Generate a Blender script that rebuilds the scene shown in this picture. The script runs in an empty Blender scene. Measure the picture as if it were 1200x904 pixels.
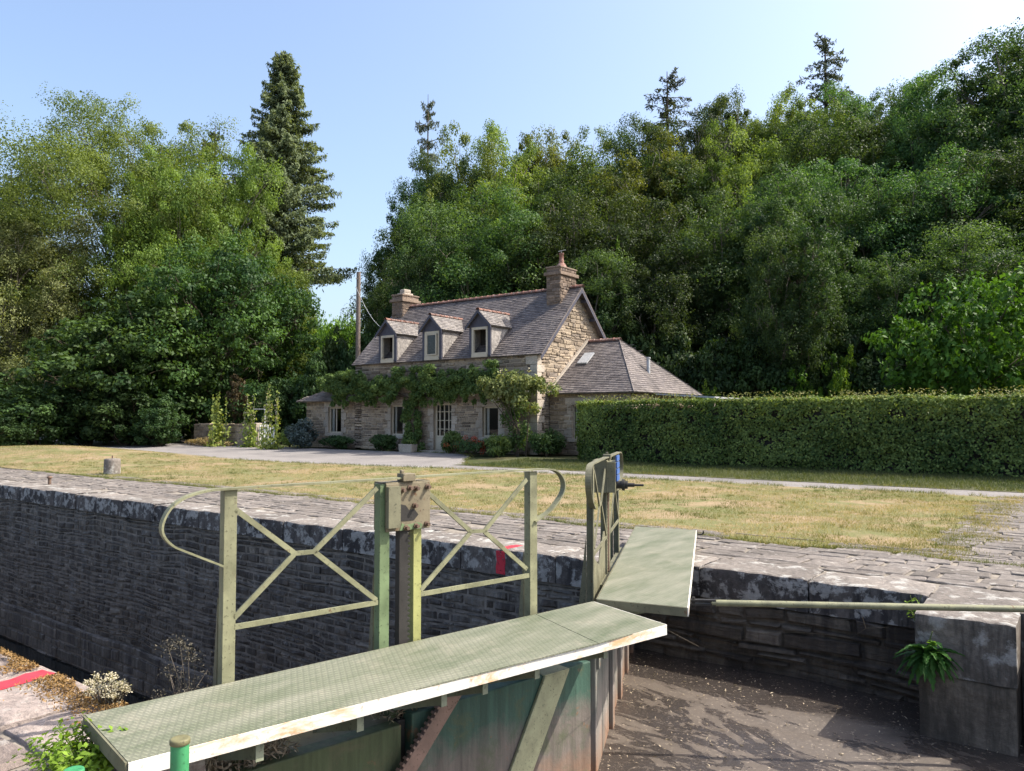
SKY_STRENGTH = .14; EXPOSURE = 1.24
import bpy, math, random
import numpy as np
from mathutils import Vector as V, noise as mnoise

random.seed(7)
SC = bpy.context.scene
COL = SC.collection
R = math.radians
WLOC = {}

# ---------------------------------------------------------------- helpers
def tag(o, label=None, cat=None, group=None, kind=None):
    if label: o['label'] = label
    if cat: o['category'] = cat
    if group: o['group'] = group
    if kind: o['kind'] = kind
    return o

def thing(name, loc, label, cat, group=None):
    o = bpy.data.objects.new(name, None); COL.objects.link(o)
    o.empty_display_size = .2
    o.location = loc; WLOC[o.name] = V(loc)
    return tag(o, label, cat, group)

def link_mesh(name, me, mats, parent=None, loc=None):
    o = bpy.data.objects.new(name, me); COL.objects.link(o)
    if not isinstance(mats, (list, tuple)): mats = [mats]
    for m in mats: me.materials.append(m)
    if parent is not None:
        o.parent = parent; WLOC[o.name] = WLOC[parent.name]
    else:
        o.location = loc or (0, 0, 0); WLOC[o.name] = V(loc or (0, 0, 0))
    return o

class MB:
    """collects faces in world coordinates, links them as ONE mesh object"""
    def __init__(s): s.v = []; s.f = []; s.m = []; s.t = []; s.sm = []
    def add(s, vs, fs, mi=0, tone=.5, smooth=False):
        b = len(s.v); s.v += [tuple(p) for p in vs]; s.t += [tone] * len(vs)
        for f in fs: s.f.append([b + i for i in f]); s.m.append(mi); s.sm.append(smooth)
    def box(s, x0, x1, y0, y1, z0, z1, mi=0, tone=.5):
        vs = [(x0,y0,z0),(x1,y0,z0),(x1,y1,z0),(x0,y1,z0),(x0,y0,z1),(x1,y0,z1),(x1,y1,z1),(x0,y1,z1)]
        s.add(vs, [(0,3,2,1),(4,5,6,7),(0,1,5,4),(1,2,6,5),(2,3,7,6),(3,0,4,7)], mi, tone)
    def obox(s, O, a, b, c, mi=0, tone=.5):
        """box from corner O along three edge vectors"""
        O, a, b, c = V(O), V(a), V(b), V(c)
        vs = [O, O+a, O+a+b, O+b, O+c, O+a+c, O+a+b+c, O+b+c]
        fs = [(0,3,2,1),(4,5,6,7),(0,1,5,4),(1,2,6,5),(2,3,7,6),(3,0,4,7)]
        if a.cross(b).dot(c) < 0: fs = [tuple(reversed(f)) for f in fs]
        s.add(vs, fs, mi, tone)
    def prism(s, poly, d, mi=0, tone=.5):
        """polygon (list of points) extruded along d"""
        n = len(poly); d = V(d); vs = [V(p) for p in poly] + [V(p) + d for p in poly]
        nrm = V((0,0,0))
        for i in range(n): nrm += vs[i].cross(vs[(i+1) % n])
        flip = nrm.dot(d) > 0
        fs = [list(range(n)), list(range(2*n-1, n-1, -1))] + [[(i+1) % n, i, n+i, n+(i+1) % n] for i in range(n)]
        if flip: fs = [list(reversed(f)) for f in fs]
        s.add(vs, fs, mi, tone)
    def tube(s, pts, rad, n=8, mi=0, tone=.5, cap=True):
        pts = [V(p) for p in pts]; k = len(pts)
        if not hasattr(rad, '__len__'): rad = [rad] * k
        vs = []; u = None
        for i, p in enumerate(pts):
            t = (pts[min(i+1, k-1)] - pts[max(i-1, 0)]).normalized()
            if u is None: u = t.cross(V((0,0,1)) if abs(t.z) < .9 else V((1,0,0))).normalized()
            else: u = (u - t * u.dot(t)).normalized()
            w = t.cross(u)
            for j in range(n):
                a = 2*math.pi*j/n; vs.append(p + (u*math.cos(a) + w*math.sin(a)) * rad[i])
        fs = [(i*n+j, i*n+(j+1) % n, (i+1)*n+(j+1) % n, (i+1)*n+j) for i in range(k-1) for j in range(n)]
        s.add(vs, fs, mi, tone, True)
        if cap: s.add(vs[-n:], [list(range(n))], mi, tone); s.add(vs[:n], [list(range(n-1, -1, -1))], mi, tone)
    def sweep(s, pts, side, wid, th, mi=0, tone=.5):
        """rectangular bar: wid along the constant 'side' vector, th across"""
        pts = [V(p) for p in pts]; side = V(side).normalized(); k = len(pts); vs = []
        for i, p in enumerate(pts):
            t = (pts[min(i+1, k-1)] - pts[max(i-1, 0)]).normalized(); b = side.cross(t).normalized()
            vs += [p + side*wid/2 + b*th/2, p - side*wid/2 + b*th/2, p - side*wid/2 - b*th/2, p + side*wid/2 - b*th/2]
        fs = [(i*4+j, i*4+(j+1) % 4, i*4+4+(j+1) % 4, i*4+4+j) for i in range(k-1) for j in range(4)]
        fs += [(3,2,1,0), (k*4-4, k*4-3, k*4-2, k*4-1)]
        s.add(vs, fs, mi, tone)
    def lathe(s, c, prof, n=16, mi=0, tone=.5):
        c = V(c); vs = []
        for r, z in prof:
            for j in range(n): a = 2*math.pi*j/n; vs.append(c + V((r*math.cos(a), r*math.sin(a), z)))
        k = len(prof)
        fs = [(i*n+j, i*n+(j+1) % n, (i+1)*n+(j+1) % n, (i+1)*n+j) for i in range(k-1) for j in range(n)]
        s.add(vs, fs, mi, tone, True)
        s.add(vs[-n:], [list(range(n))], mi, tone)
    def build(s, name, mats, parent=None, loc=None, bevel=0, label=None):
        o0 = WLOC[parent.name] if parent is not None else V(loc or (0,0,0))
        me = bpy.data.meshes.new(name)
        me.from_pydata([(p[0]-o0.x, p[1]-o0.y, p[2]-o0.z) for p in s.v], [], s.f)
        me.polygons.foreach_set('material_index', s.m); me.polygons.foreach_set('use_smooth', s.sm)
        at = me.attributes.new('tone', 'FLOAT', 'POINT'); at.data.foreach_set('value', s.t)
        me.update()
        o = link_mesh(name, me, mats, parent, loc)
        if bevel:
            b = o.modifiers.new('bevel', 'BEVEL'); b.width = bevel; b.segments = 2; b.limit_method = 'ANGLE'
        if label: o['label'] = label
        return o

def leaf_mesh(name, mat, parent, C, N, L, W, tone, rng, hang=.3, loc=None, fold=.12):
    """one mesh of many small leaf faces; C centres, N normals (numpy, local to parent/loc)"""
    n = len(C); N = N / (np.linalg.norm(N, axis=1, keepdims=True) + 1e-9)
    T = rng.normal(size=(n, 3)); T[:, 2] -= hang * 2
    T -= N * (T * N).sum(1, keepdims=True); T /= (np.linalg.norm(T, axis=1, keepdims=True) + 1e-9)
    B = np.cross(N, T); L = np.broadcast_to(L, n)[:, None]; W = np.broadcast_to(W, n)[:, None]
    P = np.empty((n, 4, 3))
    P[:, 0] = C - T*L*.5; P[:, 2] = C + T*L*.5 - N*L*fold
    P[:, 1] = C + B*W*.5 + N*W*fold; P[:, 3] = C - B*W*.5 + N*W*fold
    me = bpy.data.meshes.new(name)
    me.vertices.add(4*n); me.vertices.foreach_set('co', P.reshape(-1).astype(np.float32))
    me.loops.add(4*n); me.loops.foreach_set('vertex_index', np.arange(4*n, dtype=np.int32))
    me.polygons.add(n); me.polygons.foreach_set('loop_start', np.arange(0, 4*n, 4, dtype=np.int32))
    me.update(calc_edges=True)
    at = me.attributes.new('tone', 'FLOAT', 'POINT')
    at.data.foreach_set('value', np.repeat(np.broadcast_to(tone, n), 4).astype(np.float32))
    return link_mesh(name, me, mat, parent, loc)

# ---------------------------------------------------------------- camera numbers of the view (a place to stand, metres)
F_PX = 906.; PITCH = math.atan(38/F_PX); EYE = 1.5; YAW = R(37)
cf = V((-math.sin(YAW)*math.cos(PITCH), math.cos(YAW)*math.cos(PITCH), math.sin(PITCH)))
cr = V((math.cos(YAW), math.sin(YAW), 0)); cu = cr.cross(cf); CP = V((0, 0, EYE))
def polar(u, d):
    """ground point at bearing u and distance d in front of the eye"""
    r = (u - 600)/F_PX; return (d*(-.6018 + .7986*r), d*(.7986 + .6018*r))
def ztop(v, d): return EYE + (490 - v)/F_PX*d

# ---------------------------------------------------------------- materials
class NT:
    def __init__(s, name):
        s.m = bpy.data.materials.new(name); s.m.use_nodes = True; s.t = s.m.node_tree; s.t.nodes.clear()
        s.out = s.t.nodes.new('ShaderNodeOutputMaterial')
    def n(s, typ, ins=None, **props):
        nd = s.t.nodes.new('ShaderNode' + typ)
        for k, v in props.items(): setattr(nd, k, v)
        for k, v in (ins or {}).items():
            if isinstance(v, bpy.types.NodeSocket): s.t.links.new(v, nd.inputs[k])
            else: nd.inputs[k].default_value = v
        return nd
    def obj(s): return s.n('TexCoord').outputs['Object']
    def mapping(s, vec, scale=(1,1,1), rot=(0,0,0)): return s.n('Mapping', {'Vector': vec, 'Scale': scale, 'Rotation': rot}).outputs[0]
    def noise(s, vec, scale, detail=4, rough=.6, dist=0):
        return s.n('TexNoise', {'Vector': vec, 'Scale': scale, 'Detail': detail, 'Roughness': rough, 'Distortion': dist}).outputs[0]
    def ramp(s, fac, stops, interp='LINEAR'):
        r = s.n('ValToRGB', {'Fac': fac}); cr_ = r.color_ramp; cr_.interpolation = interp
        while len(cr_.elements) < len(stops): cr_.elements.new(.5)
        for e, (p, c) in zip(cr_.elements, stops):
            e.position = p; c = (c, c, c) if not hasattr(c, '__len__') else c; e.color = (*c[:3], 1)
        return r.outputs[0]
    def mix(s, fac, a, b, blend='MIX'):
        m = s.n('Mix', data_type='RGBA', blend_type=blend)
        for i, x in ((0, fac), (6, a), (7, b)):
            if isinstance(x, bpy.types.NodeSocket): s.t.links.new(x, m.inputs[i])
            elif i == 0: m.inputs[0].default_value = x
            else: m.inputs[i].default_value = (*x, 1) if len(x) == 3 else x
        return m.outputs[2]
    def math(s, op, a, b=0.):
        m = s.n('Math', operation=op)
        for i, x in ((0, a), (1, b)):
            if isinstance(x, bpy.types.NodeSocket): s.t.links.new(x, m.inputs[i])
            else: m.inputs[i].default_value = x
        return m.outputs[0]
    def tone(s): return s.n('Attribute', attribute_name='tone').outputs['Fac']
    def bump(s, h, strength=.5, dist=.02, normal=None):
        ins = {'Height': h, 'Strength': strength, 'Distance': dist}
        if normal is not None: ins['Normal'] = normal
        return s.n('Bump', ins).outputs[0]
    def done(s, color, rough=.8, normal=None, spec=.3, metal=0.):
        p = s.n('BsdfPrincipled', {'Roughness': rough, 'Specular IOR Level': spec, 'Metallic': metal})
        if isinstance(color, bpy.types.NodeSocket): s.t.links.new(color, p.inputs['Base Color'])
        else: p.inputs['Base Color'].default_value = (*color, 1)
        if normal is not None: s.t.links.new(normal, p.inputs['Normal'])
        s.t.links.new(p.outputs[0], s.out.inputs[0]); s.p = p
        return s.m

def leaf_mat(name, dark, light, trans=.3, rough=.5, hue=.012, val=.3, mid=None):
    t = NT(name)
    c = t.ramp(t.tone(), [(0, dark), (1, light)] if mid is None else [(0, dark), (.8, mid), (1, light)])
    rnd = t.n('ObjectInfo').outputs['Random']
    h = t.n('HueSaturation', {'Hue': t.math('ADD', .5 - hue, t.math('MULTIPLY', rnd, 2*hue)),
                              'Value': t.math('ADD', 1 - val/2, t.math('MULTIPLY', rnd, val)), 'Color': c}).outputs[0]
    p = t.n('BsdfPrincipled', {'Base Color': h, 'Roughness': max(rough, .55), 'Specular IOR Level': .18})
    tc = t.mix(1., h, (1.35, 1.3, .5), 'MULTIPLY')
    tr = t.n('BsdfTranslucent', {'Color': tc})
    mx = t.n('MixShader', {0: trans, 1: p.outputs[0], 2: tr.outputs[0]})
    t.t.links.new(mx.outputs[0], t.out.inputs[0]); return t.m

def stone_mat(name, cols, lichen=0., lich_col=(.42,.42,.40), lich_scale=5., rough=.9, bump=.5, grain=25., stain=None, fine=1., streak=None, layer=False):
    """stone: own tone per block, grain, lichen patches, optional dark growth"""
    t = NT(name); o = t.obj()
    k = len(cols); c = t.ramp(t.tone(), [(i/(k-1), q) for i, q in enumerate(cols)])
    g = t.noise(o, grain, 8, .7); c = t.mix(.75, c, t.ramp(g, [(.25, .35), (.75, 1.5)]), 'MULTIPLY')
    big = t.noise(o, 1.1, 5, .65); c = t.mix(.6, c, t.ramp(big, [(.3, .5), (.7, 1.35)]), 'MULTIPLY')
    if stain:
        sv = t.mapping(o, (2.2, 2.2, .35)); st = t.noise(sv, 2.0, 6, .7)
        c = t.mix(t.ramp(st, [(.46, 0.), (.6, .9)]), c, stain)
    if streak:
        sk_ = t.noise(t.mapping(o, (3.2, 3.2, .28)), 2.4, 7, .72); c = t.mix(t.ramp(sk_, [(.49, 0.), (.68, .7)]), c, streak)
    if lichen:
        l = t.noise(o, lich_scale, 9, .68, .25)
        lm = t.ramp(l, [(.70 - lichen, 0.), (.77 - lichen, .8)])
        c = t.mix(lm, c, t.mix(t.ramp(g, [(.3, 0.), (.7, 1.)]), tuple(.6*x for x in lich_col), lich_col))
    if layer: nb0 = t.bump(t.noise(t.mapping(o, (1.2, 1.2, 9)), 3, 8, .7, .5), 1., .05)
    nb = t.bump(g, bump, .02, nb0 if layer else None); nb = t.bump(t.noise(o, grain*3.3*fine, 4, .7), bump*.6, .006, nb)
    return t.done(c, rough, nb, .2)

def plain_mat(name, col, rough=.7, var=.25, scale=8., bump=.15, spec=.3):
    t = NT(name); o = t.obj(); n = t.noise(o, scale, 6, .65)
    c = t.mix(1., col, t.ramp(n, [(.3, 1-var), (.7, 1+var)]), 'MULTIPLY')
    return t.done(c, rough, t.bump(t.noise(o, scale*6, 4), bump, .01), spec)

def paint_mat(name, col, rust=.35, dirt=.4, rough=.55, scale=6., rustcol=(.10,.045,.02)):
    """weathered paint on steel: faded patches, dirt, rust specks and streaks"""
    t = NT(name); o = t.obj()
    f = t.noise(o, scale, 6, .65)
    c = t.mix(1., col, t.ramp(f, [(.3, 1-dirt*.7), (.7, 1+dirt*.4)]), 'MULTIPLY')
    sp = t.noise(o, 55, 3, .6); c = t.mix(t.ramp(sp, [(.60, 0.), (.68, .75)]), c, tuple(x*.32 for x in col))
    rs = t.noise(o, scale*2.3, 8, .7, .6)
    c = t.mix(t.ramp(rs, [(.78-rust*.5, 0.), (.84-rust*.5, .9)]), c, rustcol)
    return t.done(c, t.ramp(f, [(.3, rough-.1), (.7, rough+.25)]), t.bump(sp, .25, .004), .4)

M = {}
M['oak'] = leaf_mat('oak_leaves', (.030,.066,.026), (.10,.165,.05), .42, val=.85, hue=.025)
M['dark_oak'] = leaf_mat('dark_oak_leaves', (.022,.05,.018), (.07,.115,.032), .38, val=.1)
M['mid_oak'] = leaf_mat('ash_leaves', (.045,.092,.03), (.145,.215,.06), .44, val=.7, hue=.018)
M['olive_oak'] = leaf_mat('olive_leaves', (.065,.105,.022), (.19,.235,.055), .44, val=.6, hue=.02)
M['feather'] = leaf_mat('feathery_leaves', (.075,.12,.03), (.205,.27,.07), .42, val=.25, hue=.01)
M['lit_feather'] = leaf_mat('yellow_green_leaves', (.075,.13,.026), (.20,.29,.06), .42)
M['dry_feather'] = leaf_mat('dry_feathery_leaves', (.09,.115,.042), (.24,.27,.11), .4)
M['maple'] = leaf_mat('maple_leaves', (.022,.052,.018), (.075,.135,.032), .36, val=.2)
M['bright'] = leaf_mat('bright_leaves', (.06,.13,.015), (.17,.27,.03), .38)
M['laurel'] = leaf_mat('laurel_leaves', (.03,.085,.012), (.095,.2,.025), .3, .38)
M['conifer'] = leaf_mat('fir_needles', (.065,.10,.06), (.20,.25,.13), .3, .7, val=.3)
M['spruce'] = leaf_mat('spruce_needles', (.05,.07,.05), (.14,.165,.11), .12, .7)
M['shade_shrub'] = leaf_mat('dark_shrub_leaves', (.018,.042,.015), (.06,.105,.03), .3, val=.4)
M['hedge'] = leaf_mat('hedge_leaves', (.04,.085,.022), (.23,.31,.085), .32, .4)
M['hedge_top'] = leaf_mat('hedge_tip_leaves', (.12,.16,.035), (.27,.26,.09), .3)
M['vine'] = leaf_mat('vine_leaves', (.04,.075,.02), (.16,.215,.06), .33)
M['rose'] = leaf_mat('rose_leaves', (.09,.13,.035), (.30,.31,.12), .36)
M['weed'] = leaf_mat('weed_leaves', (.10,.20,.02), (.24,.40,.05), .4)
M['dock'] = leaf_mat('dock_leaves', (.02,.07,.015), (.06,.15,.03), .35, .4)
M['bluish'] = leaf_mat('bluish_leaves', (.03,.05,.045), (.10,.13,.13), .25)
M['red_flower'] = leaf_mat('red_petals', (.22,.02,.012), (.45,.09,.05), .3)
M['dry'] = leaf_mat('dry_leaves', (.16,.11,.05), (.38,.28,.14), .25)
M['dry_grey'] = leaf_mat('dry_grey_seed', (.07,.06,.045), (.16,.14,.11), .2)
M['copper'] = leaf_mat('copper_leaves', (.075,.06,.035), (.18,.135,.08), .3)
M['pale_flower'] = leaf_mat('pale_petals', (.40,.36,.26), (.62,.58,.44), .3)
M['hollyhock'] = leaf_mat('hollyhock_leaves', (.12,.18,.04), (.32,.38,.10), .38)
M['yellow_leaf'] = leaf_mat('yellowed_leaves', (.30,.25,.03), (.50,.42,.06), .35)
M['bark'] = plain_mat('bark', (.075,.058,.042), .95, .5, 9, .8)
M['grey_bark'] = plain_mat('grey_bark', (.16,.14,.11), .95, .4, 9, .8)
M['stem'] = plain_mat('green_stem', (.10,.14,.04), .7, .3)
M['dry_stem'] = plain_mat('dry_stem', (.085,.07,.055), .9, .4)

M['lock_stone'] = stone_mat('lock_wall_schist', [(.062,.052,.044), (.085,.073,.062), (.11,.095,.082), (.135,.117,.098), (.21,.185,.155)], .10, (.33,.32,.30), 4.2, bump=.9, grain=16, stain=(.042,.037,.034), streak=(.17,.165,.16))
M['foot_stone'] = stone_mat('lower_chamber_stone', [(.10,.09,.08), (.17,.15,.13)], .03, (.28,.27,.25), 4, bump=1., grain=14, stain=(.05,.045,.045), streak=(.2,.19,.175))
M['recess_stone'] = stone_mat('recess_stone', [(.10,.082,.066), (.165,.14,.112), (.22,.185,.15)], .02, (.32,.30,.27), 3.6, bump=1., grain=9, stain=(.055,.047,.042), layer=True)
M['pier_low'] = stone_mat('lower_pier_stone', [(.15,.125,.10), (.21,.18,.145)], .0, bump=1., grain=14, stain=(.055,.048,.04))
M['lock_mortar'] = plain_mat('lock_wall_joints', (.16,.143,.125), .95, .5, 6, .6)
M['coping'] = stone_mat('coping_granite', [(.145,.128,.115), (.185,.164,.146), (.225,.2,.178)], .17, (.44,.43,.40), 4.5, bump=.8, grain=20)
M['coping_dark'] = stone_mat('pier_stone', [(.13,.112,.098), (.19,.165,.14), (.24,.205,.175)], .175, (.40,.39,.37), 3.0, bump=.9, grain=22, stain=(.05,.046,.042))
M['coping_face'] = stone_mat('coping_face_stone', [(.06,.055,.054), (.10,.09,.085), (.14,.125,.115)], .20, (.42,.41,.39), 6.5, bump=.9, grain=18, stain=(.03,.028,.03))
M['flag'] = stone_mat('apron_flags', [(.125,.11,.098), (.16,.141,.126), (.195,.172,.154), (.15,.134,.122)], .12, (.38,.355,.325), 6., bump=.8, grain=14)
M['flag_joint'] = plain_mat('apron_joints', (.20,.175,.145), .95, .4, 5, .6)
M['near_flag'] = stone_mat('quay_granite', [(.21,.17,.15), (.28,.23,.205), (.33,.275,.245)], .13, (.46,.43,.39), 5., bump=1., grain=22)
M['house_stone'] = stone_mat('house_schist', [(.14,.11,.085), (.25,.20,.15), (.34,.275,.20), (.21,.175,.145), (.41,.33,.24)], 0, bump=.7, grain=14)
M['chimney_stone'] = stone_mat('chimney_stone', [(.09,.07,.055), (.17,.13,.10), (.23,.175,.135), (.14,.115,.10)], .05, (.30,.28,.24), 6, bump=.8, grain=14)
M['house_mortar'] = plain_mat('lime_mortar', (.34,.28,.21), .95, .25, 6, .4)
M['granite'] = stone_mat('dressed_granite', [(.34,.295,.24), (.42,.37,.31)], 0, bump=.4, grain=30)
M['slate'] = stone_mat('roof_slate', [(.10,.088,.086), (.145,.127,.122), (.185,.162,.15), (.13,.115,.114)], .055, (.30,.26,.22), 7, rough=.55, bump=.3, grain=12)
M['slate_sunlit'] = stone_mat('sunlit_cheek_slate', [(.26,.24,.225), (.34,.315,.29)], .05, (.42,.40,.36), 7, rough=.6, bump=.3, grain=12)  # cheek slate: sunlight on the dormer sides put into a paler colour
M['slate_lichen'] = stone_mat('lichened_slate', [(.14,.128,.124), (.225,.207,.193), (.18,.165,.158)], .14, (.36,.32,.27), 7, rough=.6, bump=.4, grain=12)
M['slate_dark'] = plain_mat('slate_hung_board', (.055,.06,.075), .6, .25, 10)
M['board'] = plain_mat('blue_grey_board', (.06,.06,.08), .6, .2, 10)
M['terracotta'] = stone_mat('ridge_terracotta', [(.17,.09,.07), (.26,.135,.105), (.16,.10,.085)], .17, (.33,.28,.25), 9, bump=.3, grain=20)
M['cream'] = plain_mat('cream_paint', (.44,.39,.30), .5, .08)
M['white'] = plain_mat('white_paint', (.78,.78,.74), .5, .08)
M['curtain'] = plain_mat('curtain', (.68,.66,.62), .9, .1)
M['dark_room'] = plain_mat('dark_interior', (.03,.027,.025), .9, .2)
M['zinc'] = plain_mat('zinc', (.35,.36,.37), .45, .2)
M['grey_wood'] = plain_mat('weathered_pole', (.16,.13,.11), .95, .35, 12, .6)
M['black_wire'] = plain_mat('wire', (.05,.05,.05), .6, .1)
t = NT('window_glass')
gl = t.n('BsdfGlossy', {'Color': (.9,.93,1,1), 'Roughness': .02}); tp = t.n('BsdfTransparent', {'Color': (.75,.78,.78,1)})
fr = t.n('Fresnel', {'IOR': 1.45}); mx = t.n('MixShader', {0: fr.outputs[0], 1: tp.outputs[0], 2: gl.outputs[0]})
t.t.links.new(mx.outputs[0], t.out.inputs[0]); M['glass'] = t.m

M['steel'] = paint_mat('faded_green_steel', (.195,.195,.115), .28, .6)
M['steel_dark'] = paint_mat('dull_green_steel', (.14,.135,.085), .32, .5)
M['green_post'] = paint_mat('green_post_paint', (.125,.175,.085), .25, .5)
M['yellow_post'] = paint_mat('yellow_green_paint', (.29,.295,.11), .27, .4)
M['gear_plate'] = paint_mat('cream_gear_paint', (.165,.14,.09), .38, .5, scale=9)
M['gear_black'] = paint_mat('bare_grimy_iron', (.022,.02,.018), .2, .5)
M['rack'] = paint_mat('rusty_rack', (.27,.175,.135), .3, .5)
M['bracket'] = paint_mat('bracket_paint', (.24,.26,.18), .35, .5)
M['bollard_green'] = paint_mat('bright_green_paint', (.045,.24,.095), .2, .35)
M['rust'] = paint_mat('rust', (.13,.085,.06), .35, .5)
M['cap_rust'] = paint_mat('cap_rust', (.15,.14,.07), .4, .5)
M['blue'] = plain_mat('blue_plate', (.05,.11,.30), .5, .15)
t = NT('red_paint_mark'); o = t.obj(); n_ = t.noise(o, 26, 8, .72)
pb_ = t.n('BsdfPrincipled', {'Base Color': t.mix(t.noise(o, 7, 6, .7), (.36,.03,.045), (.56,.05,.07)), 'Roughness': .85, 'Specular IOR Level': .15})
mx = t.n('MixShader', {0: t.ramp(n_, [(.36, 0.), (.44, 1.)]), 1: t.n('BsdfTransparent').outputs[0], 2: pb_.outputs[0]}); t.t.links.new(mx.outputs[0], t.out.inputs[0]); M['red_paint'] = t.m

# edge plate: pale paint with rust running along it
t = NT('pale_edge_paint'); o = t.obj()
c = t.mix(t.ramp(t.noise(t.mapping(o, (1,1,3)), 3.2, 8, .7, .4), [(.51, 0.), (.63, .85)]), (.60,.59,.54), (.52,.30,.13))
c = t.mix(t.ramp(t.noise(o, 30, 6, .7), [(.58, 0.), (.68, .8)]), c, (.30,.20,.12))
M['edge_paint'] = t.done(c, .5, None, .4)

# tread plate: rows of small raised bars, worn pale in the middle, green algae
t = NT('chequer_tread'); o = t.obj()
rot = t.mapping(o, (1,1,1), (0,0,R(-12)))
br = t.n('TexBrick', {'Vector': rot, 'Scale': 1., 'Color1': (1,1,1,1), 'Color2': (.85,.85,.85,1), 'Mortar': (0,0,0,1), 'Mortar Size': .008,
    'Mortar Smooth': .35, 'Brick Width': .040, 'Row Height': .0225}, offset=.5)
bf = br.outputs['Color']
wear = t.noise(t.mapping(o, (3.2, .7, 1), (0,0,R(6))), 1.6, 8, .66); gr = t.noise(o, 5, 6, .7)
c = t.mix(t.ramp(wear, [(.30, 0.), (.66, 1.)]), (.095,.115,.065), (.23,.228,.172))
c = t.mix(t.ramp(gr, [(.54, 0.), (.74, .7)]), c, (.29,.265,.205))
c = t.mix(t.ramp(t.noise(o, 40, 5, .7), [(.56, 0.), (.66, .55)]), c, (.13,.14,.09))
c = t.mix(.55, c, t.ramp(bf, [(0, .62), (1, 1.10)]), 'MULTIPLY')
M['tread'] = t.done(c, .62, t.bump(bf, .55, .006), .4)

# gate panels: teal to green paint, tide stains, lime runs, rust
def panel_mat(name, top, low, sun):
    t = NT(name); o = t.obj(); p = t.n('NewGeometry').outputs['Position']
    z = t.n('SeparateXYZ', {0: p}).outputs[2]
    runs = t.noise(t.mapping(o, (9, 9, .6)), 2., 8, .7); blot = t.noise(o, 4.5, 7, .7, .5)
    h = t.math('ADD', z, t.math('MULTIPLY', blot, .45))
    c = t.ramp(t.math('ADD', h, .75), [(.0, (.22,.12,.07)), (.30, low), (.46, low), (.62, top)])
    c = t.mix(.8, c, t.ramp(runs, [(.3, .5), (.7, 1.45)]), 'MULTIPLY')
    c = t.mix(t.ramp(blot, [(.52, 0.), (.66, .75)]), c, sun)
    c = t.mix(t.ramp(t.noise(o, 9, 8, .7, .3), [(.62, 0.), (.70, .75)]), c, (.20,.10,.055))
    return t.done(c, .6, t.bump(t.noise(o, 30, 5, .7), .3, .01), .35)
M['panel_teal'] = panel_mat('teal_gate_paint', (.042,.088,.066), (.13,.113,.098), (.075,.09,.048))
M['panel_green'] = panel_mat('green_gate_paint', (.075,.095,.045), (.055,.09,.06), (.11,.105,.06))
M['panel_grey'] = panel_mat('grey_gate_boards', (.16,.16,.14), (.20,.18,.16), (.12,.13,.11))
M['brace'] = paint_mat('pale_brace_paint', (.36,.36,.22), .3, .5)

# mud: silt with wet dark runnels
t = NT('canal_mud'); o = t.obj()
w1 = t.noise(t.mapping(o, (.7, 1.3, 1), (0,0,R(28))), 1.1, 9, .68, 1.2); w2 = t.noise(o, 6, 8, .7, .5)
wet_shade = t.ramp(w1, [(.46, 0.), (.49, 1.), (.56, 1.), (.585, .0)])
yy = t.math('ADD', t.n('SeparateXYZ', {0: o}).outputs[1], t.math('MULTIPLY', w1, 1.1)); wet_shade = t.math('MAXIMUM', wet_shade, t.ramp(t.math('MULTIPLY', yy, .1), [(.700, 0.), (.735, 1.)]))  # dark wall-foot band: wet mud, and the wall's shadow painted wider
c = t.mix(w2, (.058,.047,.038), (.118,.096,.077)); c = t.mix(t.math('MULTIPLY', wet_shade, .85), c, (.035,.03,.028))
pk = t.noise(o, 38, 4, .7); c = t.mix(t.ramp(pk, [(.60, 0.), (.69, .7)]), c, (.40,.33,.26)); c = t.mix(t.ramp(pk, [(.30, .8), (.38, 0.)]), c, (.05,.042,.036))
M['mud'] = t.done(c, t.math('SUBTRACT', .56, t.math('MULTIPLY', wet_shade, .47)), t.bump(t.noise(o, 14, 9, .75, .4), .45, .025), .5)
t = NT('chamber_water'); M['water'] = t.done((.012,.014,.014), .06, t.bump(t.noise(t.obj(), 3, 2), .05, .02), .5)

# grounds
def ground_mat(name, stops, scale=.6, fine=30., bump=.6, rough=.95):
    t = NT(name); o = t.obj()
    a = t.noise(o, scale, 8, .68, .3); c = t.ramp(a, stops); f = t.noise(o, fine, 6, .75)
    c = t.mix(.7, c, t.ramp(f, [(.3, .55), (.7, 1.4)]), 'MULTIPLY')
    return t.done(c, rough, t.bump(f, bump, .03), .15)
M['lawn'] = ground_mat('dry_lawn', [(.34, (.265,.20,.125)), (.45, (.225,.175,.10)), (.54, (.13,.138,.055)), (.66, (.24,.182,.108))], .7, 22)
M['earth'] = ground_mat('earth', [(.35, (.07,.06,.03)), (.6, (.05,.065,.022))], .5, 12)
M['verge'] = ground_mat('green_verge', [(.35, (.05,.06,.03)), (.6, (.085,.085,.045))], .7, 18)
M['gravel'] = ground_mat('gravel', [(.35, (.165,.155,.15)), (.6, (.225,.21,.20))], .5, 40, .5)
M['blade'] = leaf_mat('grass_blades', (.125,.135,.042), (.36,.285,.165), .35, .7, val=.0)
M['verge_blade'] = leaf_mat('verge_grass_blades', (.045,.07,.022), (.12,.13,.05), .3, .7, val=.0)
M['green_blade'] = leaf_mat('green_grass_blades', (.075,.10,.03), (.19,.19,.075), .35, .7, val=.0)
M['moss'] = leaf_mat('moss', (.14,.08,.03), (.30,.19,.08), .1, .9)
M['litter'] = leaf_mat('leaf_litter', (.20,.155,.11), (.52,.44,.33), .1, .8)
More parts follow.
